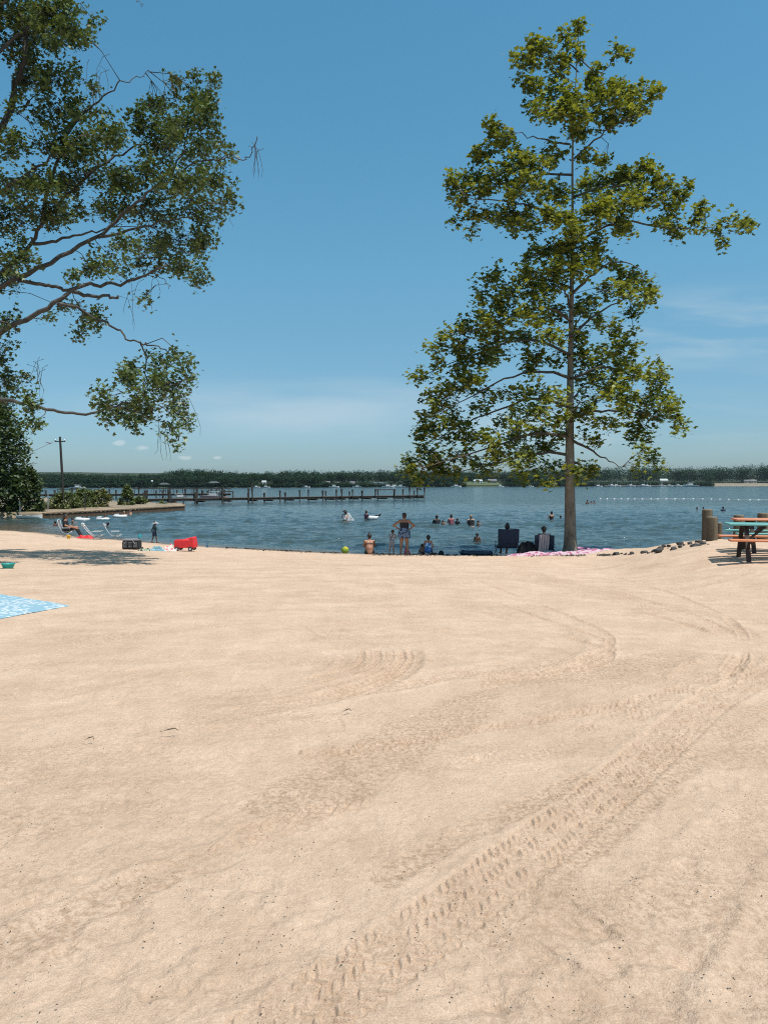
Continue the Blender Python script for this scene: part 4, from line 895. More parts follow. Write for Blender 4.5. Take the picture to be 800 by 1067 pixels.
def house(label, px, w, pyt, pyb, dep, wall, roof, flat=False):
    Y = far_pt(px)[1] + dep; a, b = at(px - w / 2, pyb, Y), at(px + w / 2, pyt, Y); W_ = b[0] - a[0]; c = V((a[0] + b[0]) / 2, Y, a[2]); H_ = b[2] - a[2]; D = W_ * .6
    r = empty('house', c, label, 'house', 'buildings on the far shore'); hw = H_ * (.86 if flat else .62)
    MB().box(c + V(0, D / 2, hw / 2 - .6), (W_, D, hw + 1.2)).build('wall', wall, r)
    mb = MB()
    if flat: mb.box(c + V(0, D / 2, hw + (H_ - hw) / 2), (W_ * 1.04, D * 1.06, H_ - hw))
    else:
        e = W_ * .54; y0, y1 = -D * .04, D * 1.04; z0 = hw - .02 * H_
        mb.add([c + V(-e, y0, z0), c + V(e, y0, z0), c + V(e, y1, z0), c + V(-e, y1, z0), c + V(-e * .92, D / 2, H_), c + V(e * .92, D / 2, H_)], [(0, 1, 5, 4), (2, 3, 4, 5), (1, 2, 5), (3, 0, 4), (3, 2, 1, 0)])
    rf = mb.build('roof', roof, r)
    if not flat: MB().box(c + V(W_ * .25, D * .6, H_ * .98), (W_ * .06, W_ * .06, H_ * .3)).build('chimney', mat('brick', (.25, .1, .07), .9), rf)
    for k in range(4):
        x = -W_ * .36 + k * W_ * .24
        f = MB().box(c + V(x, -.06, hw * .55), (W_ * .13, .14, hw * .42)).build('window', WALLW, r)
        MB().box(c + V(x, -.14, hw * .55), (W_ * .105, .06, hw * .36)).build('pane', GLASS, f)
    MB().box(c + V(W_ * .12 * -.02, -.05, hw * .25), (W_ * .08, .16, hw * .6)).build('door', mat('door_paint', (.08, .06, .05), .6), r)
ROOFG = mat('grey_shingle', (.16, .16, .17), .9, .2, 1); ROOFP = mat('pale_roof', (.40, .44, .43), .6, .06, 1); WALLT = mat('tan_siding', (.38, .33, .26), .8, .1, 1); WALLD = mat('dark_siding', (.12, .12, .12), .8, .15, 1)
house('long white boathouse with a flat pale roof beyond the pier end', 396, 14, 502.6, 506.9, 6, WALLW, ROOFP, True)
house('narrow white gabled house in the trees far behind the pier, second from the left', 342, 4, 501.3, 505, 10, WALLW, ROOFG)
house('small white house above pale boats behind the middle of the long pier', 275, 4.5, 500.6, 505, 12, WALLW, ROOFP)
house('little tan house between two white houses among dark far trees', 352, 4, 502, 505.6, 8, WALLT, ROOFG)
house('grey roofed pale house in the trees just left of the white boathouse', 367, 5, 501.5, 505.2, 10, WALLW, ROOFG)
house('low white house with pale roof on the far lawn left of the sycamore trunk', 498, 9, 499.6, 503.2, 22, WALLW, ROOFP)
house('dark house with white trim on the far lawn, nearest to the sycamore trunk', 513, 9, 499.2, 503.4, 24, WALLD, ROOFG)
house('small cream house under tall dark trees above the far marina', 692, 8, 498.8, 503.5, 22, WALLT, ROOFP)
house('long low house above the pale strand at the far right', 782, 13, 499.6, 503.6, 26, WALLT, ROOFG)
tag(MB().grid(lambda u, v: far_pt(486 + 38 * u) + V(0, 3 + 26 * v, 1.1 + 2.6 * v), 8, 5).build('far_lawn', mat('lawn_green', (.07, .095, .04), .95, .2, .4), smooth=True), kind='structure')

def hull(mb, c, L, B, H_, yaw):
    cy, sn = math.cos(yaw), math.sin(yaw); rot = np.array([[cy, sn, 0], [-sn, cy, 0], [0, 0, 1]]); N = 9; vs = []
    for i in range(N):
        t = i / (N - 1); w = B / 2 * (1 - max(0, (t - .35) / .65) ** 2.2); x = (t - .5) * L; sh = H_ * (1 + .25 * t * t)
        for y, z in ((-w, sh), (-w * .85, sh * .35), (0, -.15 * H_ + .3 * H_ * max(0, t - .7)), (w * .85, sh * .35), (w, sh)): vs.append(c + V(x, y, z) @ rot)
    fs = [(i * 5 + j, i * 5 + j + 1, i * 5 + 6 + j, i * 5 + 5 + j) for i in range(N - 1) for j in range(4)] + [(i * 5 + 4, i * 5, i * 5 + 5, i * 5 + 9) for i in range(N - 1)] + [(0, 4, 3, 2, 1)]
    mb.add(vs, fs); return rot
def boat(label, px, py, L, kind='motor', yaw=0.0, mast=9.0, m=None, p=None, group='boats by the far shore'):
    c = at_z(px, py, WATER) if p is None else p
    r = empty('sailboat' if kind == 'sail' else 'motorboat', c, label, 'boat', group); mb = MB(); rot = hull(mb, c, L, L * .3, L * .11, yaw); mb.build('hull', m or HULL, r, smooth=False)
    T = lambda x, y, z: c + V(x, y, z) @ rot; ax = rot
    MB().box(T(.02 * L, 0, L * .165), (L * .36, L * .19, L * .10), ax, L * .02).build('cabin', WALLW, r)
    MB().box(T(.16 * L, 0, L * .185), (L * .09, L * .194, L * .05), ax).build('windscreen', GLASS, r)
    if kind == 'sail':
        MB().tube([T(.08 * L, 0, L * .1), T(.08 * L, 0, mast)], [.10, .06], 6).build('mast', ALU, r)
        b = MB().tube([T(.08 * L, 0, L * .25), T(-.38 * L, 0, L * .25)], .06, 6).build('boom', ALU, r)
        MB().tube([T(.04 * L, 0, L * .275), T(-.34 * L, 0, L * .27)], [.16, .10], 7).build('furled_sail', NAVY, b)
        MB().tube([T(.48 * L, 0, L * .13), T(.08 * L, 0, mast * .97)], .03, 4).build('forestay', ALU, r)
    else:
        MB().box(T(-.06 * L, 0, L * .27), (L * .34, L * .2, L * .016), ax).build('hardtop', WALLW, r)
        for sx_, sy_ in ((.08, .08), (.08, -.08), (-.2, .08), (-.2, -.08)): MB().tube([T(sx_ * L, sy_ * L, L * .13), T(sx_ * L, sy_ * L, L * .27)], .05, 5).build('post', ALU, r)
for px, off, L, k, yaw, mast, lab in [
    (81, 1.0, 9, 'motor', .1, 0, 'white motorboat far out behind the bushes of the spit'), (267, .15, 6, 'motor', .2, 0, 'small white motorboat far behind the pier, left of two'), (277, .15, 6, 'motor', 0, 0, 'small white motorboat far behind the pier, right of two'),
    (319, .2, 6, 'motor', .1, 0, 'lone white motorboat far behind the pier below dark trees'), (348, .2, 8, 'motor', 0, 0, 'white motorboat moored below the little tan house'), (372, .2, 7, 'motor', 3.1, 0, 'white motorboat just left of the boathouse'),
    (404, .2, 10, 'motor', .1, 0, 'white cabin boat moored against the right of the boathouse'), (411, .2, 9, 'motor', 0, 0, 'white cabin boat at the right end of the boathouse row'), (417, .25, 8, 'motor', 3.0, 0, 'white boat nearest the sycamore leaves in the boathouse row'),
    (475, .2, 9, 'motor', 0, 0, 'white motorboat left of the far lawn under the sycamore'), (521, .3, 7, 'motor', .2, 0, 'white motorboat at the right foot of the far lawn'), (552, .3, 7, 'motor', .2, 0, 'tiny white motorboat half hidden by low sycamore leaves'),
    (623, .5, 8, 'sail', .1, 12, 'white sailboat farthest left in the marina, right of the sycamore trunk'), (637, .1, 9, 'sail', .1, 15, 'sailboat with a tall mast, second from left in the marina'), (642, .1, 9, 'sail', -.1, 13, 'sailboat moored close against the tall masted one in the marina'), (657, .1, 9, 'sail', 0, 12, 'sailboat left of the middle of the far marina'),
    (670, .15, 10, 'sail', 0, 17, 'sailboat with the tallest mast in the middle of the far marina'), (674, .35, 8, 'sail', .2, 11, 'sailboat just in front of the tallest mast in the marina'), (689, .1, 8, 'motor', 0, 0, 'white motorboat below the small cream house'), (697, .1, 8, 'motor', 0, 0, 'white motorboat between the cream house and a bare mast'),
    (706, .1, 9, 'motor', .1, 0, 'white motorboat left of the large white yacht'), (716, .1, 9, 'sail', 0, 15, 'sailboat whose bare mast rises behind the large yacht'), (719, .35, 14, 'motor', 3.0, 0, 'large white motor yacht at the right end of the marina')]:
    boat(lab, px, far_px_y(px) + off, L * .8, k, yaw, mast)
def jetty():
    a, b = far_pt(628) + V(0, -4, .7), far_pt(726) + V(0, -4, .7); d = unit(b - a); r = empty('marina_jetty', a, 'low pale jetty running along the far marina behind the boats', 'jetty')
    MB().box((a + b) / 2, (np.linalg.norm(b - a), 2.0, .3), [d, V(-d[1], d[0], 0), V(0, 0, 1)]).build('deck', mat('pale_deck', (.35, .33, .3), .9), r)
    for i in range(14):
        p = a + (b - a) * i / 13; MB().tube([p + V(0, -1.2, -2), p + V(0, -1.2, 1.3)], .18, 7).build('pile', WOODP, r)
jetty()

# ------------------------------------------------------------------ the spit on the left with its timber bulkhead
SP = [at_z(px, py, WATER)[:2] for px, py in ((-90, 543.5), (0, 541.3), (45, 540.2), (80, 538.3), (120, 535.8), (160, 533.2), (192, 531.2))]
BK = [at_z(px, py, WATER)[:2] for px, py in ((191.5, 529.3), (165, 527.3), (130, 524.8), (100, 523.0), (60, 520.5), (0, 517.5), (-90, 516))]
def spit():
    n = 60; f = np.array(SP); b = np.array(BK[::-1]); ti = np.linspace(0, 1, n); f2 = np.stack([np.interp(ti, np.linspace(0, 1, len(f)), f[:, i]) for i in (0, 1)], 1); b2 = np.stack([np.interp(ti, np.linspace(0, 1, len(b)), b[:, i]) for i in (0, 1)], 1)
    vs = []; ts = [0, .01, .12, .3, .5, .7, .9, 1.0]; zz = [-.8, .40, .5, .6, .65, .6, .35, -.8]
    for i in range(n):
        for t, z in zip(ts, zz):
            p = f2[i] + (b2[i] - f2[i]) * t; vs.append(V(p[0], p[1], WATER + z + .08 * vnoise(p[0] * .8, p[1] * .8, 3) + (.25 * sstep(25, 0, i) if 0 < t < 1 else 0)))
    k = len(ts); mb = MB(); mb.add(vs, [(i * k + j, (i + 1) * k + j, (i + 1) * k + j + 1, i * k + j + 1) for i in range(n - 1) for j in range(k - 1)] + [tuple((n - 1) * k + j for j in range(k))])
    tag(mb.build('spit', mat('spit_ground', (.24, .185, .125), .95, .35, .6, .5, 6), smooth=True), kind='structure')
    r = empty('timber_bulkhead', (*SP[-1], WATER), 'dark brown timber bulkhead along the front of the sandy spit', 'bulkhead')
    mb = MB()
    P = [V(x, y, 0) for x, y in SP[2:]] + [V(*BK[0], 0)]
    P = [p + V(.05, -.12, 0) for p in P]
    for a, c in zip(P[:-1], P[1:]):
        L = np.linalg.norm(c - a); d = (c - a) / L; m = max(1, int(L / .3))
        for i in range(m): mb.box(a + (c - a) * (i + .5) / m + V(0, 0, WATER - .15), (L / m * .97, .09, 1.0 + .05 * math.sin(i * 3)), [d, V(-d[1], d[0], 0), V(0, 0, 1)], .01)
    mb.build('boards', mat('bulkhead_board', (.10, .055, .030), .9, .4, 2, .4, 12, stretch=(2, 2, .3)), r)
    mb = MB()
    for a, c in zip(P[:-1], P[1:]):
        L = np.linalg.norm(c - a); d = (c - a) / L; mb.box((a + c) / 2 + V(0, 0, WATER + .42), (L * .998, .22, .12), [d, V(-d[1], d[0], 0), V(0, 0, 1)], .02)
    mb.build('cap_rail', mat('cap_timber', (.20, .13, .08), .9, .3, 3), r)
spit()
GRN1 = leaf_mat('shore_leaf_dark', (.022, .042, .014), (.075, .105, .032), .22, .5); GRN2 = leaf_mat('shrub_leaf', (.045, .070, .020), (.125, .150, .045), .25, .55); GRN3 = leaf_mat('olive_leaf', (.080, .095, .035), (.190, .190, .075), .25, .6)
bushy('broadleaf_tree', 'tall dense green tree at the left edge behind the cove', 'tree', -62, 23, 408, 541, 64, GRN1, 15000, .20, shape='tall')
bushy('broadleaf_tree', 'shorter green tree in front of the tall tree behind the cove', 'tree', 10, 43, 489, 541, 66, GRN1, 4600, .17, shape='tall')
bushy('broadleaf_tree', 'dark tree filling the left edge below the overhanging limbs', 'tree', -90, -8, 395, 543, 61, GRN1, 7000, .22, shape='tall')
g_ = 'shrubs growing on the spit'
bushy('shrub', 'wide dark green shrub at the foot of the utility pole', 'shrub', 52, 88, 515, 535, 74, GRN2, 3200, .15, group=g_)
bushy('shrub', 'rounded green shrub right of the utility pole behind the white floats', 'shrub', 76, 100, 512, 533.5, 76, GRN2, 2600, .15, group=g_)
bushy('shrub', 'pale olive shrub between the rounded shrub and the pointed shrub', 'shrub', 96, 116, 510.5, 532, 78, GRN3, 2200, .15, group=g_)
bushy('shrub', 'pointed conical green shrub on the spit in front of the pier', 'shrub', 122, 143, 507, 530.5, 82, GRN2, 2400, .14, shape='cone', group=g_)
bushy('shrub', 'low bush touching the right side of the pointed shrub', 'shrub', 138, 153, 517, 530, 84, GRN2, 1100, .14, group=g_)
bushy('shrub', 'smallest lone bush near the tip of the spit', 'shrub', 163, 174, 522.5, 529.5, 86, GRN2, 600, .12, group=g_)
bushy('shrub', 'low brown green bush between the shore trees and the pole shrub', 'shrub', 40, 58, 523, 537, 72, GRN3, 900, .14, group=g_)

def pole(name, label, cat, px, pyt, pyb, Y, r, m, pxt=None, group=None):
    a, b = at(px, pyb, Y), at(pxt if pxt is not None else px, pyt, Y); rt = empty(name, a, label, cat, group)
    MB().tube([a - V(0, 0, .4), (a + b) / 2, b], [r * 1.15, r, r * .8], 10).build('shaft', m, rt); return rt, a, b
up, a_, b_ = pole('utility_pole', 'tall dark leaning utility pole with small crossarm above the shrubs', 'utility pole', 67, 455, 533, 73, .12, mat('pole_timber', (.035, .028, .024), .9, .3, 2, stretch=(2, 2, .2)), 62.5)
ca = MB().box(b_ - V(0, 0, .45), (1.0, .09, .09), None).build('crossarm', MATS['pole_timber'], up)
for sx_ in (-.42, .42): MB().lathe(b_ + V(sx_, 0, -.40), [(.03, 0), (.06, .04), (.05, .10), (.06, .13), (.03, .18)], 8).build('insulator', ALU, ca)
tr = MB(); tr.tube([b_ + V(-.7, -.1, -.6), b_ + V(-.9, -.1, -.62), b_ + V(-1.3, -.1, -.5)], [.05, .09, .04], 8); tr.build('lamp_head', ALU, up)
w0 = b_ + V(-.42, 0, -.3); w1 = at(-80, 476, 60)
tag(MB().tube([w0 + (w1 - w0) * t - V(0, 0, 1.2 * 4 * t * (1 - t)) for t in np.linspace(0, 1, 14)], .016, 4).build('power_line', BLKM, loc=w0), 'thin sagging wire running left from the utility pole', 'wire')
pole('post', 'thin dark post standing among the shrubs in front of the cove', 'post', 88.6, 513, 536, 70, .05, BLKM, 88.6, 'thin posts on the spit')
pole('post', 'pale grey thin post left of the utility pole', 'post', 50, 515, 536, 70, .05, ALU, 50, 'thin posts on the spit')
pole('post', 'dark post on the outer tip of the spit', 'post', 191, 519, 530.5, 85, .07, BLKM, 191, 'thin posts on the spit')
pole('post', 'thin dark post between the lone bush and the tip of the spit', 'post', 178.5, 516, 530, 86, .06, BLKM, 178.5, 'thin posts on the spit')
pole('post', 'short pale post beside the trees behind the cove', 'post', 21, 521, 541, 63, .04, ALU, 20.5, 'thin posts on the spit')

# ------------------------------------------------------------------ piers
def line_at(P0, P1, px):
    k = (px - CX) / F; d = P1 - P0; t = (k * P0[1] - P0[0]) / (d[0] - k * d[1]); return P0 + d * t
def pier(label, P0, P1, zdeck, piles, wd, rails=()):
    r = empty('pier', V(P0[0], P0[1], WATER), label, 'pier'); d = unit(np.r_[P1 - P0, 0]); nrm = V(-d[1], d[0], 0); L = np.linalg.norm(P1 - P0); ax = [d, nrm, V(0, 0, 1)]
    mb = MB(); k = int(L / .30)
    for i in range(k):
        c = P0 + (P1 - P0) * (i + .5) / k; mb.box(V(c[0], c[1], zdeck), (L / k * .9, wd, .07), ax, .008)
    mb.build('deck', mat('deck_timber', (.085, .062, .045), .9, .35, 2.5), r)
    mid = (P0 + P1) / 2
    for s_ in (-1, 1): MB().box(V(*mid, zdeck - .19) + nrm * s_ * wd * .42, (L, .14, .28), ax).build('stringer', WOODD, r)
    for i, (px, pt) in enumerate(piles):
        c = line_at(P0, P1, px); s_ = -1 if i % 2 == 0 else 1; p = V(c[0], c[1], 0) + nrm * s_ * (wd / 2 + .12)
        ztop = at(px, pt, p[1])[2]; rad = rng.uniform(.15, .2); ln = rng.normal(size=2) * .05
        p0 = V(p[0], p[1], WATER - 1.5); MB().tube([p0, V(p[0] + ln[0], p[1] + ln[1], ztop)], [rad * 1.1, rad], 9).build('pile', WOODD, r)
        if i % 2 == 1:
            MB().box(V(c[0], c[1], zdeck - .42), (.24, wd + .7, .22), ax).build('cap_beam', WOODD, r)
    for (pa, pb, h) in rails:
        A, B = line_at(P0, P1, pa), line_at(P0, P1, pb); rl = MB().box(V(*((A + B) / 2), zdeck + h) - nrm * wd * .45, (np.linalg.norm(B - A), .12, .14), ax).build('rail', WOODD, r)
        for t in np.linspace(0.02, .98, max(2, int(abs(pb - pa) / 9))):
            q = A + (B - A) * t; MB().box(V(*q, zdeck + h / 2 - .02) - nrm * wd * .45, (.12, .12, h - .1), ax).build('rail_post', WOODD, rl)
    return r, ax
PA0 = at(138, 519, 103)[:2]; PA1 = at(438, 517, 136)[:2]
pl_a = [(148, 511), (153, 513), (173, 512), (179, 510), (199.5, 513), (209, 508), (228, 512), (236, 507), (254.5, 513.5), (263, 509), (259.5, 503.5), (279.5, 513.5), (288, 511), (301, 513), (308, 510.5), (325.5, 510.5), (332.5, 511), (343.5, 511.5), (352, 509.5), (354.6, 510), (363, 510), (368.5, 512), (372.8, 511.5), (381.5, 511), (387, 509.5), (398, 510), (407, 509.8), (415, 510), (422, 507.5), (424.5, 509.5), (430.6, 508.5), (436, 511), (438, 508)]
pier_root, PAX = pier('long dark timber pier on piles reaching furthest out into the lake', PA0, PA1, -.62, pl_a, 2.0, [(387, 407, 1.05), (226, 240, .95)])
PB0 = at(-20, 516, 136)[:2]; PB1 = at(240, 515, 150)[:2]
pl_b = [(px + rng.uniform(-1.5, 1.5), rng.choice([508, 509.5, 511, 510.5])) for px in range(-15, 241, 8)]
pier('dark timber pier with handrail standing behind the shrubs and the long pier', PB0, PB1, -.5, pl_b, 2.4, [(138, 240, 1.0), (60, 100, .9)])
def lift(label, px, pt, w, Y):
    c = at(px, 516, Y); c[2] = WATER; ztop = at(px, pt, Y)[2]; W_ = w / F * Y; r = empty('boat_lift', c, label, 'boat lift', 'covered boat lifts at the piers')
    for sx_ in (-1, 1):
        for sy_ in (-1, 1): MB().tube([c + V(sx_ * W_ * .38, sy_ * 1.2, -1), V(c[0] + sx_ * W_ * .38, c[1] + sy_ * 1.2, ztop - .2)], .08, 7).build('post', WOODD, r)
    MB().add([V(c[0] - W_ / 2, c[1] - 1.6, ztop - .35), V(c[0] + W_ / 2, c[1] - 1.6, ztop - .35), V(c[0] + W_ / 2, c[1] + 1.6, ztop - .35), V(c[0] - W_ / 2, c[1] + 1.6, ztop - .35), V(c[0] - W_ * .3, c[1], ztop), V(c[0] + W_ * .3, c[1], ztop)], [(0, 1, 5, 4), (1, 2, 5), (2, 3, 4, 5), (3, 0, 4), (3, 2, 1, 0)]).build('canopy', mat('canopy_cloth', (.07, .085, .085), .8), r)
    for z in (.5, 1.3): MB().box(c + V(0, -1.2, z), (W_ * .76, .12, .16)).build('crossbeam', WOODD, r)
lift('covered boat lift with grey canopy behind the middle of the pier', 223, 501.5, 10, 155)
lift('covered boat lift with a thin canopy behind the pointed shrub', 171.5, 503, 8, 158)
lp, a_, b_ = pole('lamp_post', 'slim white topped lamp post on the railed pier', 'lamp post', 158.4, 502.6, 515, 147, .05, BLKM, 158.4)
MB().lathe(b_, [(.05, 0), (.2, .12), (.22, .3), (.1, .4), (.02, .44)], 10).build('lamp_head', WALLW, lp)
boat('small pale motorboat moored between the two piers', 0, 0, 3.8, 'motor', .1, 0, mat('tan_hull', (.30, .27, .24), .5), V(*at_z(188, 521, WATER)[:2], WATER), None)
boat('small reddish motorboat beside the boat lift at the pier', 0, 0, 5, 'motor', 3.0, 0, mat('dull_red_hull', (.35, .20, .19), .5), V(*at_z(222, 520.3, WATER)[:2], WATER), None)
def rowboat():
    c = at_z(31, 541.5, WATER) + V(0, 0, .1); r = empty('rowing_boat', c, 'small white rowing boat pulled in under the trees of the cove', 'boat'); mb = MB(); rot = hull(mb, c, 1.9, .7, .24, .1); mb.build('hull', HULL, r)
    for x in (-.4, .2): MB().box(c + V(x, 0, .26) @ rot, (.18, .5, .04), rot).build('thwart', WOODP, r)
    MB().tube([c + V(-.7, -.2, .3), c + V(.6, .1, .34)], .02, 5).build('oar', WOODP, r)
rowboat()

# ------------------------------------------------------------------ pilings, rocks, weed, tables on the right
def piling(label, px0, px1, pyt, pyb, Y):
    a, b = at((px0 + px1) / 2, pyb, Y), at((px0 + px1) / 2, pyt, Y); r = (px1 - px0) / 2 / F * Y; zb = gz(a[0], a[1]) - .5
    rt = empty('wooden_piling', V(a[0], a[1], zb), label, 'piling', 'cut off wooden pilings on the bank'); n = 22; mb = MB(); vs = []; hs_ = [zb, a[2], (a[2] + b[2]) / 2, b[2] - .04, b[2]]
    wob = 1 + .035 * rng.normal(size=n)
    mb.lathe(V(a[0], a[1], 0), [(r * 1.05, zb), (r * 1.03, a[2]), (r, (a[2] * .5 + b[2] * .5)), (r * .99, b[2] - .03), (r * .95, b[2] - .004)], n)
    mb.v = [(a[0] + (x - a[0]) * wob[i % n], a[1] + (y - a[1]) * wob[i % n], z) for i, (x, y, z) in enumerate(mb.v)]
    mb.build('log', WOODP, rt, smooth=True)
    MB().lathe(V(a[0], a[1], 0), [(r * .93, b[2] - .02), (r * .90, b[2] + .012), (.01, b[2] + .015)], n).build('cut_top', mat('end_grain', (.26, .21, .15), .9, .3, 12), rt)
piling('tallest wooden piling, leftmost on the bank left of the picnic tables', 731, 741.5, 531, 566.5, 24.2)
piling('thick shorter wooden piling standing just in front of the tallest one', 735.5, 746.8, 539, 565.5, 23.2)
piling('shortest wooden piling, close right of the thick front piling', 745.5, 752, 545, 561.5, 25.6)
piling('dark wooden piling rising behind the left end of the tables', 764, 774.5, 537, 562, 23.6)
piling('dark wooden piling at the right edge behind the tables', 789, 800.5, 535, 561, 23.4)
ROCKM = mat('dark_wet_rock', (.034, .031, .028), .7, .5, 3, .7, 9)
ROCKS = [(735, 568, 8), (728, 569.5, 9), (721, 570, 8), (714, 570.5, 9), (706, 572.5, 9), (699, 574, 9), (690, 573.5, 9), (683, 575.5, 8), (676, 576, 9), (668, 577.5, 8), (661, 577.5, 8), (654, 578.4, 7), (647, 578, 8), (640, 579, 7), (633, 579.2, 6), (627, 579.4, 7), (710, 567.5, 7), (718, 567, 7), (724, 565.5, 7), (695, 570.5, 6), (703, 569.5, 6), (687, 571.5, 6), (731, 565.5, 6), (757, 560.5, 5), (761, 559.5, 5)]
r3 = np.random.default_rng(5)
ROCKS += [(x + r3.uniform(-3, 3), y + r3.uniform(-.8, .6), w * r3.uniform(.4, .7)) for x, y, w in ROCKS[:18]]
for i, (px, py, w) in enumerate(ROCKS):
    p = on_ground(px, py); r2 = np.random.default_rng(i + 50); s_ = w / F * p[1] * .50 * r2.uniform(.6, 1.3); p = p + V(r2.normal() * .12, r2.normal() * .15, 0)
    cl = [(V(*(d_ := unit(r2.normal(size=3) * [1, 1, .8]))) * s_ * r2.uniform(.55, .8), d_) for _ in range(11)]
    vs, fs = sdf_mesh([(V(-s_ * .35, 0, 0), V(s_ * .35, 0, .02), s_ * .8, s_ * .7)], s_ / 9, .01, cl); vs = vs * [1, 1, .72]
    tag(link_mesh('rock', quads_mesh('rock', vs + p + V(0, 0, s_ * .12), fs), ROCKM, None, p, smooth=False), 'dark wet rock in the row of rocks edging the bank', 'rock', 'rocks edging the bank')
def strewn(name, pts, s0, s1, m, flat=.5, up=.9):
    pts = np.array(pts); return tag(leaf_cloud(name, pts, rng.uniform(s0, s1, len(pts)), OVAL, .5, m, None, up=up), kind='stuff')
pp = []
for k in range(1500):
    px = rng.uniform(372, 640) if k % 4 else rng.uniform(235, 380); py = np.interp(px, [235, 300, 372, 420, 520, 640], [570.8, 574.2, 577.4, 578.4, 579.3, 579.2]) + rng.normal() * .45
    if vnoise(px * .09, 3.3, 5) < -.12: continue
    q = on_ground(px, py); pp.append(q + V(0, 0, rng.uniform(.01, .05)))
strewn('washed_up_weed', pp, .03, .09, mat('dry_weed', (.045, .034, .022), .9, .4, 5))
pp = []; ps = []
for k in range(900):
    py = HOR + 68 + rng.random() ** 1.3 * 495; px = rng.uniform(-10, 810); q = on_ground(px, py); q[2] += rng.uniform(.012, .03); pp.append(q)
strewn('beach_litter', pp, .0022, .0075, mat('dry_leaf_bits', (.07, .045, .03), .9, .5, 30))
for label, px, py, L, ang in (('short dark twig lying on the sand below the blue blanket', 176, 767, .055, .3), ('curved brown leaf lying on open sand in the middle', 752, 746, .035, .5), ('small dark curled leaf on the sand left of centre', 93, 776, .025, .2)):
    p = on_ground(px if px != 752 else 361, py) + V(0, 0, .03); c_, s_ = math.cos(ang), math.sin(ang); m_ = MB()
    m_.tube([p + V(-c_ * L, -s_ * L, 0), p + V(0, 0, .012), p + V(c_ * L * .6, s_ * L * .6 + .02, .01), p + V(c_ * L, s_ * L, 0)], [.002, .004, .003, .002], 6)
    tag(m_.build('twig', mat('twig_bark', (.08, .055, .035), .9, .3, 20), loc=p, smooth=True), label if px != 752 else 'small brown twig lying on open sand near the middle', 'twig')
g = []
for k in range(260):
    px = rng.uniform(752, 764) if k % 2 else rng.uniform(752, 800); p = on_ground(px, rng.uniform(556.5, 560)); h = rng.uniform(.12, .4); a = rng.uniform(0, 6.28); g.append((p, h, a))
mb = MB()
for p, h, a in g:
    d = V(math.cos(a), math.sin(a), 0); w_ = V(-d[1], d[0], 0) * .012; mb.add([p - w_, p + w_, p + d * h * .25 + V(0, 0, h * .7) + w_ * .7, p + d * h * .25 + V(0, 0, h * .7) - w_ * .7, p + d * h * .6 + V(0, 0, h)], [(0, 1, 2, 3), (3, 2, 4)])
tag(mb.build('bank_grass', mat('dry_grass', (.20, .21, .09), .9, .35, 4)), kind='stuff')

def table(label, px_left, Y, top_m, bench_m, L=2.0, yaw=0.0):
    x0 = (px_left - CX) / F * Y; zg = gz(x0 + .6, Y); c = V(x0, Y, zg); r = empty('picnic_table', c, label, 'picnic table', 'picnic tables on the sand')
    LEG = mat('dark_frame_timber', (.045, .028, .022), .7, .3, 4)
    mb = MB()
    for k in range(5): mb.box(c + V(L / 2, -.30 + k * .15, .745), (L, .138, .04), None, .006)
    mb.build('tabletop', top_m, r)
    for s_ in (-1, 1):
        mb = MB()
        for k in (0, 1): mb.box(c + V(L / 2 - .06, s_ * (.60 + k * .15), .445), (L + .0, .138, .04), None, .006)
        mb.build('bench', bench_m, r)
    for xx in (.34, L - .34):
        for s_ in (-1, 1):
            mb = MB(); a, b = c + V(xx, s_ * .60, -.06), c + V(xx, s_ * .22, .72); mb.box((a + b) / 2, (.09, .045, np.linalg.norm(b - a)), [V(1, 0, 0), unit(np.cross(unit(b - a), V(1, 0, 0))), unit(b - a)], .006); mb.build('leg', LEG, r)
        MB().box(c + V(xx + .05, 0, .40), (.045, 1.5, .09), None, .006).build('bench_beam', LEG, r)
        MB().box(c + V(xx + .05, 0, .69), (.045, .70, .07), None, .006).build('top_beam', LEG, r)
        sg = 1 if xx < 1 else -1; a, b = c + V(xx + .06 * sg, 0, .40), c + V(xx + .42 * sg, 0, .70); MB().box((a + b) / 2, (.04, .07, np.linalg.norm(b - a)), [unit(np.cross(V(0, 1, 0), unit(b - a))), V(0, 1, 0), unit(b - a)], .005).build('brace', LEG, r)
    turn(r, yaw)
def turn(o, a):
    o.rotation_euler = (0, 0, a)
TEAL = mat('teal_paint', (.10, .33, .30), .45, .12, 6, stretch=(.3, 6, 1)); ORNG = mat('orange_paint', (.58, .19, .075), .45, .14, 6, stretch=(.3, 6, 1))
table('picnic table with teal top and orange benches, in front', 757.5, 16.3, TEAL, ORNG, 2.0, R(-15))
table('picnic table with orange top and teal benches, behind the teal one', 764.5, 18.0, ORNG, TEAL, 2.0, R(-14))

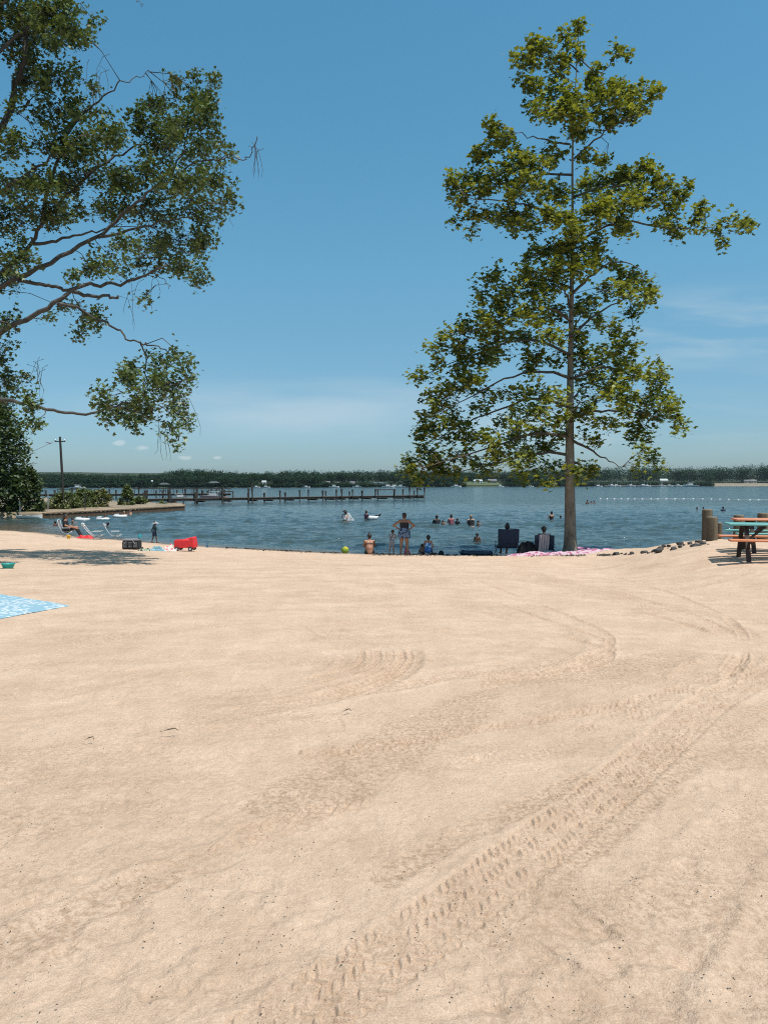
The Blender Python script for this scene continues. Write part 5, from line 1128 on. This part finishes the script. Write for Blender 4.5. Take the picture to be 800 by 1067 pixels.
# ------------------------------------------------------------------ things lying on the beach
def beach_chair(label, base, yaw, fabric, w=.58, seat_h=.26, back_h=.66, recl=.24, stripe=None, head=None, group='folding chairs on the beach', frame_m=None):
    base = V(*base); cy, sn = math.cos(yaw), math.sin(yaw); T = lambda x, y, z: base + V(x * cy - y * sn, x * sn + y * cy, z)
    r = empty('beach_chair', base, label, 'folding chair', group); bt = (-recl - .18, seat_h + back_h); fm = frame_m or ALU
    P0, P1 = (.0 - .18, seat_h), bt
    MB().grid(lambda u, v: T((u - .5) * w, P0[0] + (P1[0] - P0[0]) * v - .05 * math.sin(v * math.pi), P0[1] + (P1[1] - P0[1]) * v + .0 * u), 9, 12).grid(lambda u, v: T((.5 - u) * w, P0[0] + (P1[0] - P0[0]) * v - .05 * math.sin(v * math.pi) - .012, P0[1] + (P1[1] - P0[1]) * v), 9, 12).build('backrest', fabric, r, smooth=True)
    MB().grid(lambda u, v: T((u - .5) * w, -.18 + .52 * v, seat_h - .05 * math.sin(v * math.pi) + .04 * v), 9, 9).grid(lambda u, v: T((.5 - u) * w, -.18 + .52 * v, seat_h - .05 * math.sin(v * math.pi) + .04 * v - .012), 9, 9).build('seat', fabric, r, smooth=True)
    mb = MB()
    for s_ in (-1, 1):
        x = s_ * (w / 2 + .012); mb.tube([T(x, -.18, seat_h - .02), T(x, (P0[0] + P1[0]) / 2 - .05, (P0[1] + P1[1]) / 2), T(x, P1[0], P1[1])], .013, 7); mb.tube([T(x, -.20, seat_h), T(x, .36, seat_h + .04)], .013, 7)
    mb.tube([T(-w / 2 - .012, P1[0], P1[1]), T(0, P1[0], P1[1] + .03), T(w / 2 + .012, P1[0], P1[1])], .014, 7); mb.build('frame', fm, r, smooth=True)
    for s_ in (-1, 1):
        x = s_ * (w / 2 + .03)
        MB().tube([T(x, .32, seat_h + .03), T(x, -.26, 0)], .012, 7).build('leg', fm, r, smooth=True); MB().tube([T(x * 1.03, -.2, seat_h + .02), T(x * 1.03, .36, 0)], .012, 7).build('leg', fm, r, smooth=True)
        ar = MB().box(T(x * 1.05, .02, seat_h + .21), (.05, .44, .025), [V(cy, sn, 0), V(-sn, cy, 0), V(0, 0, 1)]).build('armrest', BLKM if fm is not WALLW else WALLW, r); MB().tube([T(x * 1.05, .2, seat_h + .2), T(x, .22, seat_h)], .011, 6).build('arm_support', fm, ar, smooth=True)
    if head: MB().box(T(0, P1[0] + .04, P1[1] - .07), (w * .8, .10, .16), [V(cy, sn, 0), V(-sn, cy, 0), V(0, 0, 1)], .04).build('head_pillow', head, r, smooth=True)
    return r, T
def heap(name, label, cat, px0, px1, pyb, h, m, depth=.5, lump=2.5, seed=1, group=None, flat=.0):
    """a cloth lying rumpled on the ground"""
    a, b = on_ground(px0, pyb), on_ground(px1, pyb); c = (a + b) / 2; w = np.linalg.norm(b[:2] - a[:2]); nx, ny = 46, 26
    def fn(u, v):
        x, y = (u - .5) * 2, (v - .5) * 2; e = max(0, 1 - abs(x) ** 3.5 * (1 + .2 * vnoise(y * 2, seed, 1))) * max(0, 1 - abs(y) ** 3.5); X_, Y_ = c[0] + x * w / 2 * (1 + .12 * vnoise(y * 2.2, 1.7, seed)), c[1] + depth * (v) * (1 + .25 * vnoise(x * 2, 2.2, seed + 3))
        rr = abs(vnoise(x * lump, y * lump * .8, seed)) * 2 + .7 * abs(vnoise(x * lump * 2.3, y * lump * 2, seed + 5)) + flat
        return V(X_, Y_, gz(X_, Y_) + .006 + h * e * min(1.0, rr))
    mb = MB(); mb.grid(fn, nx, ny)
    return tag(mb.build(name, m, loc=c, smooth=True), label, cat, group)
def pattern_mat(name, c0, c1, scale, thr=.5, c2=None):
    m = bpy.data.materials.new(name); m.use_nodes = True; MATS[name] = m; n, l = nt(m); b = n['Principled BSDF']; tc = n.new('ShaderNodeTexCoord')
    v = n.new('ShaderNodeTexVoronoi'); v.inputs['Scale'].default_value = scale; l.new(tc.outputs['Object'], v.inputs['Vector']); t = n.new('ShaderNodeTexNoise'); t.inputs['Scale'].default_value = scale * .9; t.inputs['Detail'].default_value = 3; l.new(tc.outputs['Object'], t.inputs['Vector'])
    ad = n.new('ShaderNodeMath'); ad.operation = 'ADD'; l.new(v.outputs['Distance'], ad.inputs[0]); l.new(t.outputs['Fac'], ad.inputs[1])
    cr = n.new('ShaderNodeValToRGB'); e = cr.color_ramp.elements; e[0].position = thr + .28; e[1].position = thr + .40; e[0].color = (*c0, 1); e[1].color = (*c1, 1)
    if c2: k = e.new(thr + .6); k.color = (*c2, 1)
    l.new(ad.outputs[0], cr.inputs[0]); l.new(cr.outputs[0], b.inputs['Base Color']); b.inputs['Roughness'].default_value = .9; return m
def blanket():
    c, u_, l_ = on_ground(74, 631.5), on_ground(0, 619.3), on_ground(0, 645.2); d1 = unit(u_ - c); d2 = unit(l_ - c)
    def pt(u, v):
        p = c + d1 * 2.2 * u + d2 * 1.75 * v; e_ = min(1, min(u, v, 1 - u, 1 - v) / .04); z = gz(p[0], p[1]) + .004 + e_ * .008 + e_ * .022 * max(-.2, float(fbm(p[0] * 2.2, p[1] * 2.2, 3, 6))) + .008 * math.exp(-(min(u, v, 1 - u, 1 - v) / .05) ** 2) * vnoise(p[0] * 5, p[1] * 5, 3)
        return V(p[0] + .02 * vnoise(p[1] * 4, 1, 1), p[1] + .02 * vnoise(p[0] * 4, 2, 1), z)
    mb = MB(); mb.grid(pt, 60, 50); mb.grid(lambda u, v: pt(v, u) - V(0, 0, .003), 50, 60)
    tag(mb.build('beach_blanket', pattern_mat('blue_paisley', (.17, .32, .41), (.60, .63, .64), 9, .40, (.22, .37, .45)), loc=c, smooth=True), 'light blue and white patterned blanket spread flat on the sand', 'blanket')
blanket()
def basin():
    p = on_ground(8.5, 592.3); r = empty('sand_toy', p, 'teal plastic dish lying on the sand above the blue blanket', 'toy'); TP = mat('teal_plastic', (.01, .30, .27), .4, .1, 5)
    MB().lathe(p, [(.09, -.02), (.10, .0), (.135, .09), (.15, .10), (.15, .108), (.13, .10), (.095, .02), (.01, .015)], 24).build('dish', TP, r, smooth=True)
    MB().tube([p + V(-.14, 0, .10), p + V(-.24, .01, .085), p + V(-.30, .02, .03)], [.012, .014, .012], 7).build('handle', mat('dark_plastic', (.05, .06, .06), .5), r, smooth=True)
basin()
def cooler():
    a, b = on_ground(124.5, 573.2), on_ground(146.5, 573.2); w = b[0] - a[0]; c = (a + b) / 2 + V(0, .22, 0); r = empty('beach_bag', c, 'large black and grey boxy cooler bag on the sand', 'bag'); h = .40
    MB().box(c + V(0, 0, h * .45), (w, .46, h * .9), None, .06).build('body', BLACK, r); MB().box(c + V(0, 0, h * .95), (w * .97, .44, .06), None, .025).build('lid', mat('grey_lid', (.20, .20, .21), .7), r)
    for s_ in (-.3, 0, .3): MB().box(c + V(s_ * w, -.24, h * .5), (w * .22, .03, h * .5), None, .01).build('mesh_pocket', mat('grey_mesh', (.10, .10, .11), .8, .5, 40), r)
    MB().tube([c + V(-w * .3, -.25, h * .6), c + V(-w * .15, -.30, h * 1.0), c + V(w * .15, -.30, h * 1.0), c + V(w * .3, -.25, h * .6)], .016, 6).build('strap', GREY, r)
    q = c + V(w * .44, .05, h + .02); r = empty('water_bottle', q, 'teal water bottle standing on the right end of the black bag', 'bottle')
    MB().lathe(q, [(.05, 0), (.055, .02), (.055, .13), (.03, .17), (.028, .19)], 14).build('flask', mat('teal_bottle', (.03, .30, .34), .3), r, smooth=True); MB().lathe(q + V(0, 0, .19), [(.03, 0), (.03, .035), (.02, .045)], 12).build('cap', BLKM, r)
cooler()
heap('beach_towel', 'dark rumpled towel with pale patches right of the black bag', 'towel', 142, 156, 574.8, .16, pattern_mat('dark_patch', (.02, .025, .025), (.35, .40, .30), 9, .62), .4, 2.2, 2)
heap('beach_towel', 'white and pale blue rumpled towel between the dark towel and the red wagon', 'towel', 154, 171, 574.5, .20, pattern_mat('pale_blue_patch', (.62, .68, .70), (.16, .30, .36), 7, .5), .45, 2.4, 4)
heap('beach_towel', 'red and white rumpled towel against the left of the red wagon', 'towel', 170, 182, 574.6, .28, pattern_mat('red_white_patch', (.60, .04, .05), (.72, .62, .60), 6, .55), .45, 1.8, 7)
def wagon():
    a, b = on_ground(179, 574.6), on_ground(203, 574.6); w = b[0] - a[0]; c = (a + b) / 2 + V(0, .3, 0); r = empty('beach_wagon', c, 'bright red canvas beach wagon with a higher right end', 'wagon'); z0, h = .14, .28
    mb = MB()
    for s_ in (-1, 1): mb.box(c + V(0, s_ * .26, z0 + h / 2), (w, .03, h), None, .012)
    mb.box(c + V(-w / 2, 0, z0 + h / 2), (.03, .5, h), None, .012); mb.box(c + V(0, 0, z0), (w * .97, .5, .03), None, .01); mb.build('canvas_body', RED, r)
    MB().box(c + V(w / 2 - .04, 0, z0 + .18), (.16, .54, .42), [unit(V(1, 0, .14)), V(0, 1, 0), unit(V(-.14, 0, 1))], .05).build('end_panel', RED, r)
    vs, fs = sdf_mesh([(V(-w * .38, -.05, z0 + .17), V(-w * .1, .05, z0 + .19), .11, .10), (V(-w * .12, -.08, z0 + .20), V(w * .2, .02, z0 + .24), .10, .11), (V(w * .12, .08, z0 + .24), V(w * .40, -.04, z0 + .30), .10, .08), (V(w * .02, -.14, z0 + .16), V(w * .3, -.12, z0 + .20), .10, .10)], .016, .03)
    link_mesh('red_bundle', quads_mesh('red_bundle', vs + c, fs), RED, r)
    for sx_ in (-1, 1):
        for s_ in (-1, 1):
            q = c + V(sx_ * w * .36, s_ * .30, .085); wl = MB().lathe(q, [(.02, -.03), (.07, -.03), (.085, -.02), (.085, .02), (.07, .03), (.02, .03)], 18, axis=(0, 1, 0)).build('wheel', mat('black_rubber', (.02, .02, .02), .7), r); MB().lathe(q, [(.01, -.034), (.04, -.034), (.04, .034), (.01, .034)], 12, axis=(0, 1, 0)).build('hub', WALLW, wl)
    MB().tube([c + V(-w / 2, 0, z0), c + V(-w / 2 - .18, -.05, z0 - .06), c + V(-w / 2 - .35, -.1, .05)], .014, 7).build('handle', BLKM, r)
wagon()
def small_things():
    p = on_ground(215.8, 570.3); r = empty('sand_spade', p, 'small blue spade stuck upright in the sand right of the wagon', 'spade'); BP = mat('blue_plastic', (.06, .16, .30), .4)
    MB().tube([p + V(0, 0, -.05), p + V(.01, 0, .16)], .018, 8).build('shaft', BP, r); MB().box(p + V(0, 0, .06), (.11, .02, .12), None, .008).build('blade', BP, r); MB().tube([p + V(-.05, 0, .17), p + V(.07, 0, .17)], .017, 8).build('grip', BP, r)
    p = on_ground(359.5, 576.2); r = empty('beach_ball', p, 'yellow green ball at the edge of the water', 'ball'); R_ = .155
    MB().lathe(p + V(0, 0, R_ - .02), [(R_ * math.sin(t), -R_ * math.cos(t)) for t in np.linspace(.02, 3.12, 18)], 28).build('ball', pattern_mat('yellow_ball', (.45, .38, .03), (.20, .30, .03), 4, .5), r, smooth=True)
    MB().lathe(p + V(-R_ * .96, -.02, R_), [(.001, -.02), (.035, -.015), (.035, .015), (.001, .02)], 12, axis=(1, 0, 0)).build('dark_patch', BLACK, r)
    p = on_ground(71.5, 561.6); r = empty('toy_bucket', p, 'small yellow bucket beside the seated woman', 'bucket'); YP = mat('yellow_plastic', (.70, .45, .03), .4)
    MB().lathe(p, [(.07, 0), (.10, .17), (.11, .175), (.11, .185), (.09, .18), (.06, .02), (.01, .02)], 18).build('pail', YP, r, smooth=True); MB().tube([p + V(-.10, 0, .17), p + V(-.07, -.06, .23), p + V(.07, -.06, .23), p + V(.10, 0, .17)], .006, 6).build('handle', WALLW, r)
small_things()
heap('beach_towel', 'bright red towel in front of the seated woman, left of the striped chairs', 'towel', 79, 95, 561.2, .22, RED, .5, 1.8, 9)
CHS = stripe_mat('black_white_stripe', [(.62, .62, .62), (.03, .03, .035), (.05, .05, .055), (.10, .10, .11)], 'Y', 7)
p = on_ground(101, 562.5); beach_chair('black and white striped folding recliner with white head pillow, nearer one', p, R(-78), CHS, .55, .22, .62, .50, head=WHITE, frame_m=WALLW)
p = on_ground(112, 561.0) + V(.1, .8, 0); p[2] = gz(p[0], p[1]); beach_chair('black and white striped folding chair behind the nearer recliner', p, R(-70), CHS, .55, .22, .62, .36, head=WHITE, frame_m=WALLW)

# ------------------------------------------------------------------ people on the sand
gp = 'people on the beach'
bc = on_ground(67, 560.0); bc[1] += .35; bc[2] = gz(bc[0], bc[1])
beach_chair('low white framed folding chair holding the seated woman in black', bc, R(-80), GREY, .56, .30, .62, .22, frame_m=WALLW)
person('woman in black with long dark hair sitting in a low chair', bc, R(-80), 1.72, pose_sit('arm', .50, .60, .40, .10), SK_T, HAIR_D, [('shirt', BLACK), ('pants', BLACK)], 'long', 1.32, gp)
p = on_ground(161, 565.4)
person('toddler with white sun hat and dark swim shirt walking beside the water', p, R(-50), 1.02, pose_stand('out', .16, .03, .02), SK_D, HAIR_D, [('rashguard', mat('dark_teal_shirt', (.015, .05, .06), .8)), ('shorts', NAVY)], 'short', 1.05, gp, .010, True, True, 1.3, (WHITE, .29, 'sun'))
p = on_ground(385, 576.4); p[2] -= .02
person('woman in black bikini with knotted dark hair sitting on the sand', p, R(4), 1.62, pose_sit('knees', .36, .55, .10, -.02, .03), SK_T, HAIR_D, [('bikini', BLACK)], 'bun', 1.24, gp, .011, True, False)
p = on_ground(421, 577.3)
person('standing woman with hands on hips in a navy swim skirt', p, R(-12), 1.68, pose_stand('hips', .02,   .02, .03), SK_T, HAIR_B, [('swimsuit', mat('dark_suit', (.015, .012, .018), .7)), ('strap', MATS['dark_suit']), ('skirt', pattern_mat('navy_floral', (.018, .035, .085), (.16, .22, .32), 9, .62))], 'low_bun', 1.32, gp, .011, True, False)
p = on_ground(408, 577.2)
person('small child with brown hair and pale grey top bending beside the standing woman', p, R(-25), .98, pose_stand('fwd', .10, .10, .02), SK_T, HAIR_B, [('shirt', pattern_mat('pale_print', (.55, .50, .50), (.20, .18, .20), 9, .55)), ('shorts', GREY)], 'short', 1.0, gp, .010, True, False, 1.25)
heap('swim_bag', 'small pink bag at the feet of the standing woman', 'bag', 420.5, 427.5, 577.8, .30, PINK, .3, 1.2, 12, flat=.4)
p = on_ground(445.5, 577.0)
person('child with a dark top knot in bright blue swimwear kneeling at the waterline', p, R(-20), 1.28, pose_sit('arm', .32, .34, .24, -.02, .02), SK_T, HAIR_D, [('swimsuit', pattern_mat('blue_bands', (.02, .15, .42), (.45, .60, .70), 5, .62)), ('shorts', BLUE)], 'bun', 1.05, gp, .010, True, False, 1.15)
p = on_ground(440.5, 577.6)
person('little dark haired child sitting low beside the child in bright blue', p, R(20), .82, pose_sit('knees', .34, .5, .10, -.02, .04), SK_D, HAIR_D, [('shorts', BLACK)], 'short', 1.05, gp, .010, True, False, 1.25)
heap('swim_bag', 'small black bag on the shore right of the children', 'bag', 456.5, 463, 577.8, .18, BLACK, .25, 1.2, 14, flat=.5)
heap('beach_towel', 'flat dark towel between the child in blue and the small black bag', 'towel', 447, 457, 578, .09, BLACK, .3, 1.6, 15, flat=.3)
# raft
a, b = on_ground(481, 578.2), on_ground(513, 578.2); c = (a + b) / 2 + V(0, .35, .08); L_ = (b[0] - a[0]) / 2; r = empty('air_mattress', c, 'dark blue inflatable mattress lying at the waterline', 'air mattress')
vs, fs = sdf_mesh([(V(-L_ * .9, y, 0), V(L_ * .9, y, 0), .10, .10) for y in (-.3, -.15, 0, .15, .3)] + [(V(-L_ * .9, -.3, .03), V(-L_ * .9, .3, .03), .12, .12)], .02, .04)
link_mesh('tubes', quads_mesh('tubes', vs + c, fs), mat('navy_vinyl', (.012, .028, .055), .35, .1), r); MB().lathe(c + V(L_ * .7, -.35, .06), [(.02, 0), (.025, .03), (.01, .04)], 10).build('valve', WALLW, r)
# two adults in chairs under the sycamore
NV = mat('navy_canvas', (.009, .020, .046), .85, .25, 10)
p = on_ground(528, 577.6); beach_chair('navy folding chair left of the sycamore holding a person with a top knot', p, R(2), NV, .80, .34, .74, .16, frame_m=BLKM)
person('person with a dark top knot sitting in the navy chair, seen from behind', p, R(2), 1.74, pose_sit('arm', .46, .60, .45, .10), SK_D, HAIR_D, [('shirt', mat('charcoal_shirt', (.03, .03, .035), .8)), ('shorts', BLACK)], 'bun', 1.15, gp, .013, True, False)
p = on_ground(567, 577.8); p2 = p + V(0, .1, 0)
_, T = beach_chair('navy folding chair draped with a striped towel beside the sycamore', p2, R(-8), NV, .72, .24, .58, .18, frame_m=BLKM)
person('person with a dark cap and blue shirt lounging in the chair with the striped towel', p2, R(-6), 1.74, pose_sit('side', .42, .66, .34, .12, .05), SK_D, HAIR_D, [('shirt', mat('slate_blue_shirt', (.05, .08, .11), .8)), ('shorts', NAVY)], 'short', 1.2, gp, .013, True, False, 1.0, (BLACK, .2, 'cap'))
mb = MB()
def tw_fn(u, v):
    y = -.18 - .18 * (1 - v) - .06 - .02 * math.sin(u * 9) - .03 * (v > .0) ; z = .82 - .74 * v
    return T((u - .58) * .40 + .02 * math.sin(v * 5), -.18 - .18 * (1 - min(v * 1.2, 1)) - .09 - .02 * math.sin(u * 14), .86 - .80 * v)
mb.grid(tw_fn, 22, 16); mb.grid(lambda u, v: tw_fn(v, u) + V(0, .02, 0), 16, 22)
tag(mb.build('striped_towel', stripe_mat('pastel_stripe', [(.42, .40, .42), (.14, .18, .26), (.48, .36, .34), (.20, .24, .32), (.50, .48, .46)], 'X', 10), loc=p2, smooth=True), 'pale striped towel hanging over the back of the right chair', 'towel')
heap('duffel_bag', 'big black bag between the two navy chairs', 'bag', 538, 562, 578.0, .58, mat('black_nylon', (.006, .006, .008), .7), .55, 1.0, 21, flat=.65)
heap('picnic_blanket', 'pink and white rumpled blanket spread at the foot of the sycamore', 'blanket', 553, 624, 578.4, .20, pattern_mat('pink_print', (.40, .12, .20), (.55, .40, .46), 7, .62), .9, 4.5, 23, flat=.1)
heap('picnic_blanket', 'small rust pink cloth sticking out below the black bag', 'blanket', 528, 554, 578.6, .06, mat('rust_pink', (.40, .12, .12), .8), .4, 3, 25)
c = on_ground(604, 575.0) + V(0, .25, .16); r = empty('inflatable_ring', c, 'mauve inflatable ring lying on the pink blanket by the trunk', 'swim ring')
N_ = 30; MB().tube([c + V(.48 * math.cos(t), .34 * math.sin(t), .04 * math.sin(t)) for t in np.linspace(0, 2 * math.pi, N_)], .10, 12, False).build('ring', mat('mauve_vinyl', (.42, .17, .32), .35, .25, 8), r, smooth=True); MB().lathe(c + V(.2, -.38, .06), [(.015, 0), (.02, .03), (.008, .04)], 8).build('valve', WALLW, r)

# ------------------------------------------------------------------ people in the water
SW = swimmer
SW('man in a dark shirt standing chest deep beside a small child', 455, 547.3, 10.3, 1.78, R(20), 'fwd', SK_D, HAIR_D, [('shirt', BLACK)], 'short', 1.3)
SW('small child in the water beside the man in the dark shirt', 461.3, 546.5, 4.2, 1.0, R(-40), 'up', SK_T, HAIR_D, [], 'short', 1.0, None, 1.25)
SW('woman with pink swim top standing in the water, in the middle pair', 470, 546.2, 9.6, 1.66, R(15), 'fwd', SK_T, HAIR_D, [('vest', mat('dark_pink', (.28, .08, .11), .8))], 'bun', 1.15)
SW('child in dark shirt in the water right of the woman in pink', 476.2, 546.4, 6.0, 1.2, R(-30), 'fwd', SK_D, HAIR_D, [('rashguard', BLACK)], 'short', 1.0, None, 1.15)
SW('pale man with bare shoulders and dark trunks standing waist deep', 490.6, 547.8, 10.8, 1.78, R(5), 'fwd', SK_L, HAIR_F, [('vest', BLACK)], 'short', 1.25)
SW('small dark haired child in the water right of the pale man', 498, 547.4, 4.8, 1.0, R(-60), 'up', SK_T, HAIR_D, [], 'short', 1.0, None, 1.25)
SW('lone child up to the shoulders nearest the shore, left of the navy chair', 497, 564.0, 8.2, 1.15, R(-20), 'down', SK_D, HAIR_D, [], 'tail', 1.0, None, 1.15)
SW('woman standing waist deep just left of the sycamore trunk', 574.6, 541.6, 8.4, 1.66, R(30), 'fwd', SK_T, HAIR_D, [('swimsuit', BLACK)], 'bun', 1.1)
SW('head of a swimmer between the wading woman and the sycamore trunk', 584, 540.6, 3.2, 1.6, R(0), 'down', SK_D, HAIR_D, [], 'short')
SW('person in a wide black hat and white shirt standing in the water', 359.5, 543.6, 11.6, 1.72, R(160), 'fwd', SK_T, HAIR_D, [('vest', WHITE)], 'long', 1.15, (BLACK, .24, 'sun'))
SW('dark haired person in a purple top beside the white float with a dark tail', 381.5, 541.2, 8.8, 1.68, R(-40), 'fwd', SK_T, HAIR_D, [('rashguard', mat('plum_fabric', (.07, .03, .06), .8))], 'bun', 1.15)
SW('dark head far out right of the trunk, leftmost of three close together', 611.8, 524.6, 3.6, 1.7, 0, 'down', SK_D, HAIR_D, [])
SW('dark head far out right of the trunk, middle of three close together', 615.6, 524.4, 2.2, 1.6, 0, 'down', SK_D, HAIR_D, [])
SW('dark head far out right of the trunk, rightmost of three close together', 618.8, 524.4, 2.6, 1.7, 0, 'down', SK_D, HAIR_D, [])
SW('swimmer far out just left of the tallest piling', 726, 531.2, 2.6, 1.6, 0, 'down', SK_D, HAIR_D, [])
SW('swimmer far out showing just above the tallest piling', 732.6, 530.6, 2.4, 1.6, 0, 'down', SK_D, HAIR_D, [])
SW('swimmer far out above the picnic tables with dark shoulders', 753.2, 532.0, 4.0, 1.7, 0, 'down', SK_D, HAIR_D, [('shirt', NAVY)])
SW('small dark haired child in the water behind the seated woman, to her left', 57.5, 547.6, 4.4, 1.1, R(60), 'down', SK_D, HAIR_D, [], 'short', 1.0, None, 1.2)
SW('small child in the water seen past the lap of the seated woman', 75.5, 545.2, 5.4, 1.2, R(-60), 'fwd', SK_T, HAIR_D, [], 'short', 1.0, None, 1.15)
SW('dark head in the water above the striped chairs', 112.5, 549.6, 5.2, 1.5, R(0), 'down', SK_D, HAIR_D, [('shirt', NAVY)])
SW('sunlit bather beside the white float at the bulkhead, left of two', 129.5, 537.6, 4.6, 1.6, R(170), 'fwd', SK_L, HAIR_F, [('vest', WHITE)], 'short', 1.1)
SW('sunlit bather beside the white float at the bulkhead, right of two', 135.6, 537.4, 6.0, 1.6, R(150), 'fwd', SK_L, HAIR_B, [], 'short', 1.1)
SW('dark haired bather holding the left white lounger float', 91, 541.4, 3.6, 1.5, R(60), 'fwd', SK_D, HAIR_D, [])
SW('pink shouldered bather behind the right white lounger float', 110, 540.6, 4.4, 1.5, R(120), 'fwd', SK_L, HAIR_B, [])
def floaty(label, px, py, L, ring=True):
    c = at_z(px, py, WATER) + V(0, -.35, .06); r = empty('inflatable_lounger', c, label, 'float', 'white inflatable floats')
    N_ = 28; MB().tube([c + V(L / 2 * math.cos(t), .36 * math.sin(t), 0) for t in np.linspace(0, 2 * math.pi, N_)], .13, 10, False).build('ring', HULL, r, smooth=True)
    MB().box(c + V(-L * .3, 0, .14), (L * .28, .6, .14), None, .06).build('pillow', HULL, r); MB().grid(lambda u, v: c + V((u - .5) * L * .86, (v - .5) * .6, .015 * math.sin(u * 18)), 20, 5).build('mat', BLUE, r, smooth=True)
floaty('white inflatable lounger floating in the cove, leftmost of three', 87.5, 542.0, .95); floaty('white inflatable lounger floating in the cove, middle one', 108.5, 541.6, .85); floaty('white inflatable lounger floating against the bulkhead', 126.5, 538.6, .95)
def whale():
    c = at_z(389.5, 541.3, WATER) + V(0, 0, .06); r = empty('animal_float', c, 'white inflatable animal float with an upturned dark tail', 'float')
    vs, fs = sdf_mesh([(V(-.30, 0, .06), V(.12, 0, .05), .19, .16), (V(.1, 0, .06), V(.38, 0, .14), .15, .06)], .02, .05); link_mesh('body', quads_mesh('body', vs + c, fs), HULL, r)
    vs, fs = sdf_mesh([(V(.36, 0, .14), V(.50, 0, .32), .055, .045), (V(.50, 0, .34), V(.56, .16, .42), .05, .02), (V(.50, 0, .34), V(.56, -.16, .42), .05, .02), (V(.1, -.0, .24), V(.42, 0, .30), .04, .04)], .015, .03); link_mesh('tail', quads_mesh('tail', vs + c, fs), BLACK, r)
    c = at_z(364, 543.3, WATER) + V(0, .1, .1); r = empty('swim_board', c, 'white swim board tilted up beside the person in the black hat', 'float')
    MB().box(c + V(0, 0, .12), (.42, .08, .75), [unit(V(.7, 0, .7)), V(0, 1, 0), unit(V(-.6, 0, .8))], .03).build('board', WHITE, r); MB().tube([c + V(.1, -.06, .1), c + V(.2, -.12, .2), c + V(.26, -.06, .3)], .012, 6).build('leash', BLKM, r)
whale()
# swim line
bx = [625.5, 632.5, 640, 647, 654, 661, 669, 678, 685, 694, 703, 712, 722, 732, 741, 750, 759, 769, 781, 790, 801]
LP = [at_z(px, 519.6 + .25 * math.sin(px * .05) + (px - 640) * .006, WATER) for px in bx]
tag(MB().tube([p + V(0, 0, .02) for p in LP], .025, 5).build('swim_line', mat('pale_rope', (.5, .5, .48), .8), loc=LP[0]), 'thin rope of the swimming area carrying the white buoys', 'rope')
proto = None
for i, p in enumerate(LP):
    if proto is None:
        proto = MB().lathe(p, [(.02, -.19), (.07, -.16), (.105, -.08), (.105, .08), (.07, .16), (.02, .19)], 12, axis=(1, 0, 0)).build('buoy', HULL, loc=p, smooth=True); o = proto
    else: o = proto.copy(); COL.objects.link(o); o.location = Vector(p); o.rotation_euler = (0, 0, rng.uniform(-.4, .4))
    tag(o, 'white buoy on the rope of the swimming area', 'buoy', 'buoys of the swim line')

# ------------------------------------------------------------------ haze
if HAZE > 0:
    mb = MB(); x0, x1, y0, y1, z0, z1 = -1800, 1800, -60, 1700, -24, 24
    mb.add([(x, y, z) for x in (x0, x1) for y in (y0, y1) for z in (z0, z1)], [(0, 1, 3, 2), (4, 6, 7, 5), (0, 4, 5, 1), (2, 3, 7, 6), (0, 2, 6, 4), (1, 5, 7, 3)])
    m = bpy.data.materials.new('haze'); m.use_nodes = True; n, l = nt(m); n.remove(n['Principled BSDF']); v = n.new('ShaderNodeVolumePrincipled'); v.inputs['Density'].default_value = HAZE; v.inputs['Color'].default_value = (.80, .90, 1.0, 1); v.inputs['Anisotropy'].default_value = 0.2
    l.new(v.outputs[0], n['Material Output'].inputs['Volume'])
    tag(mb.build('haze', m), kind='stuff')
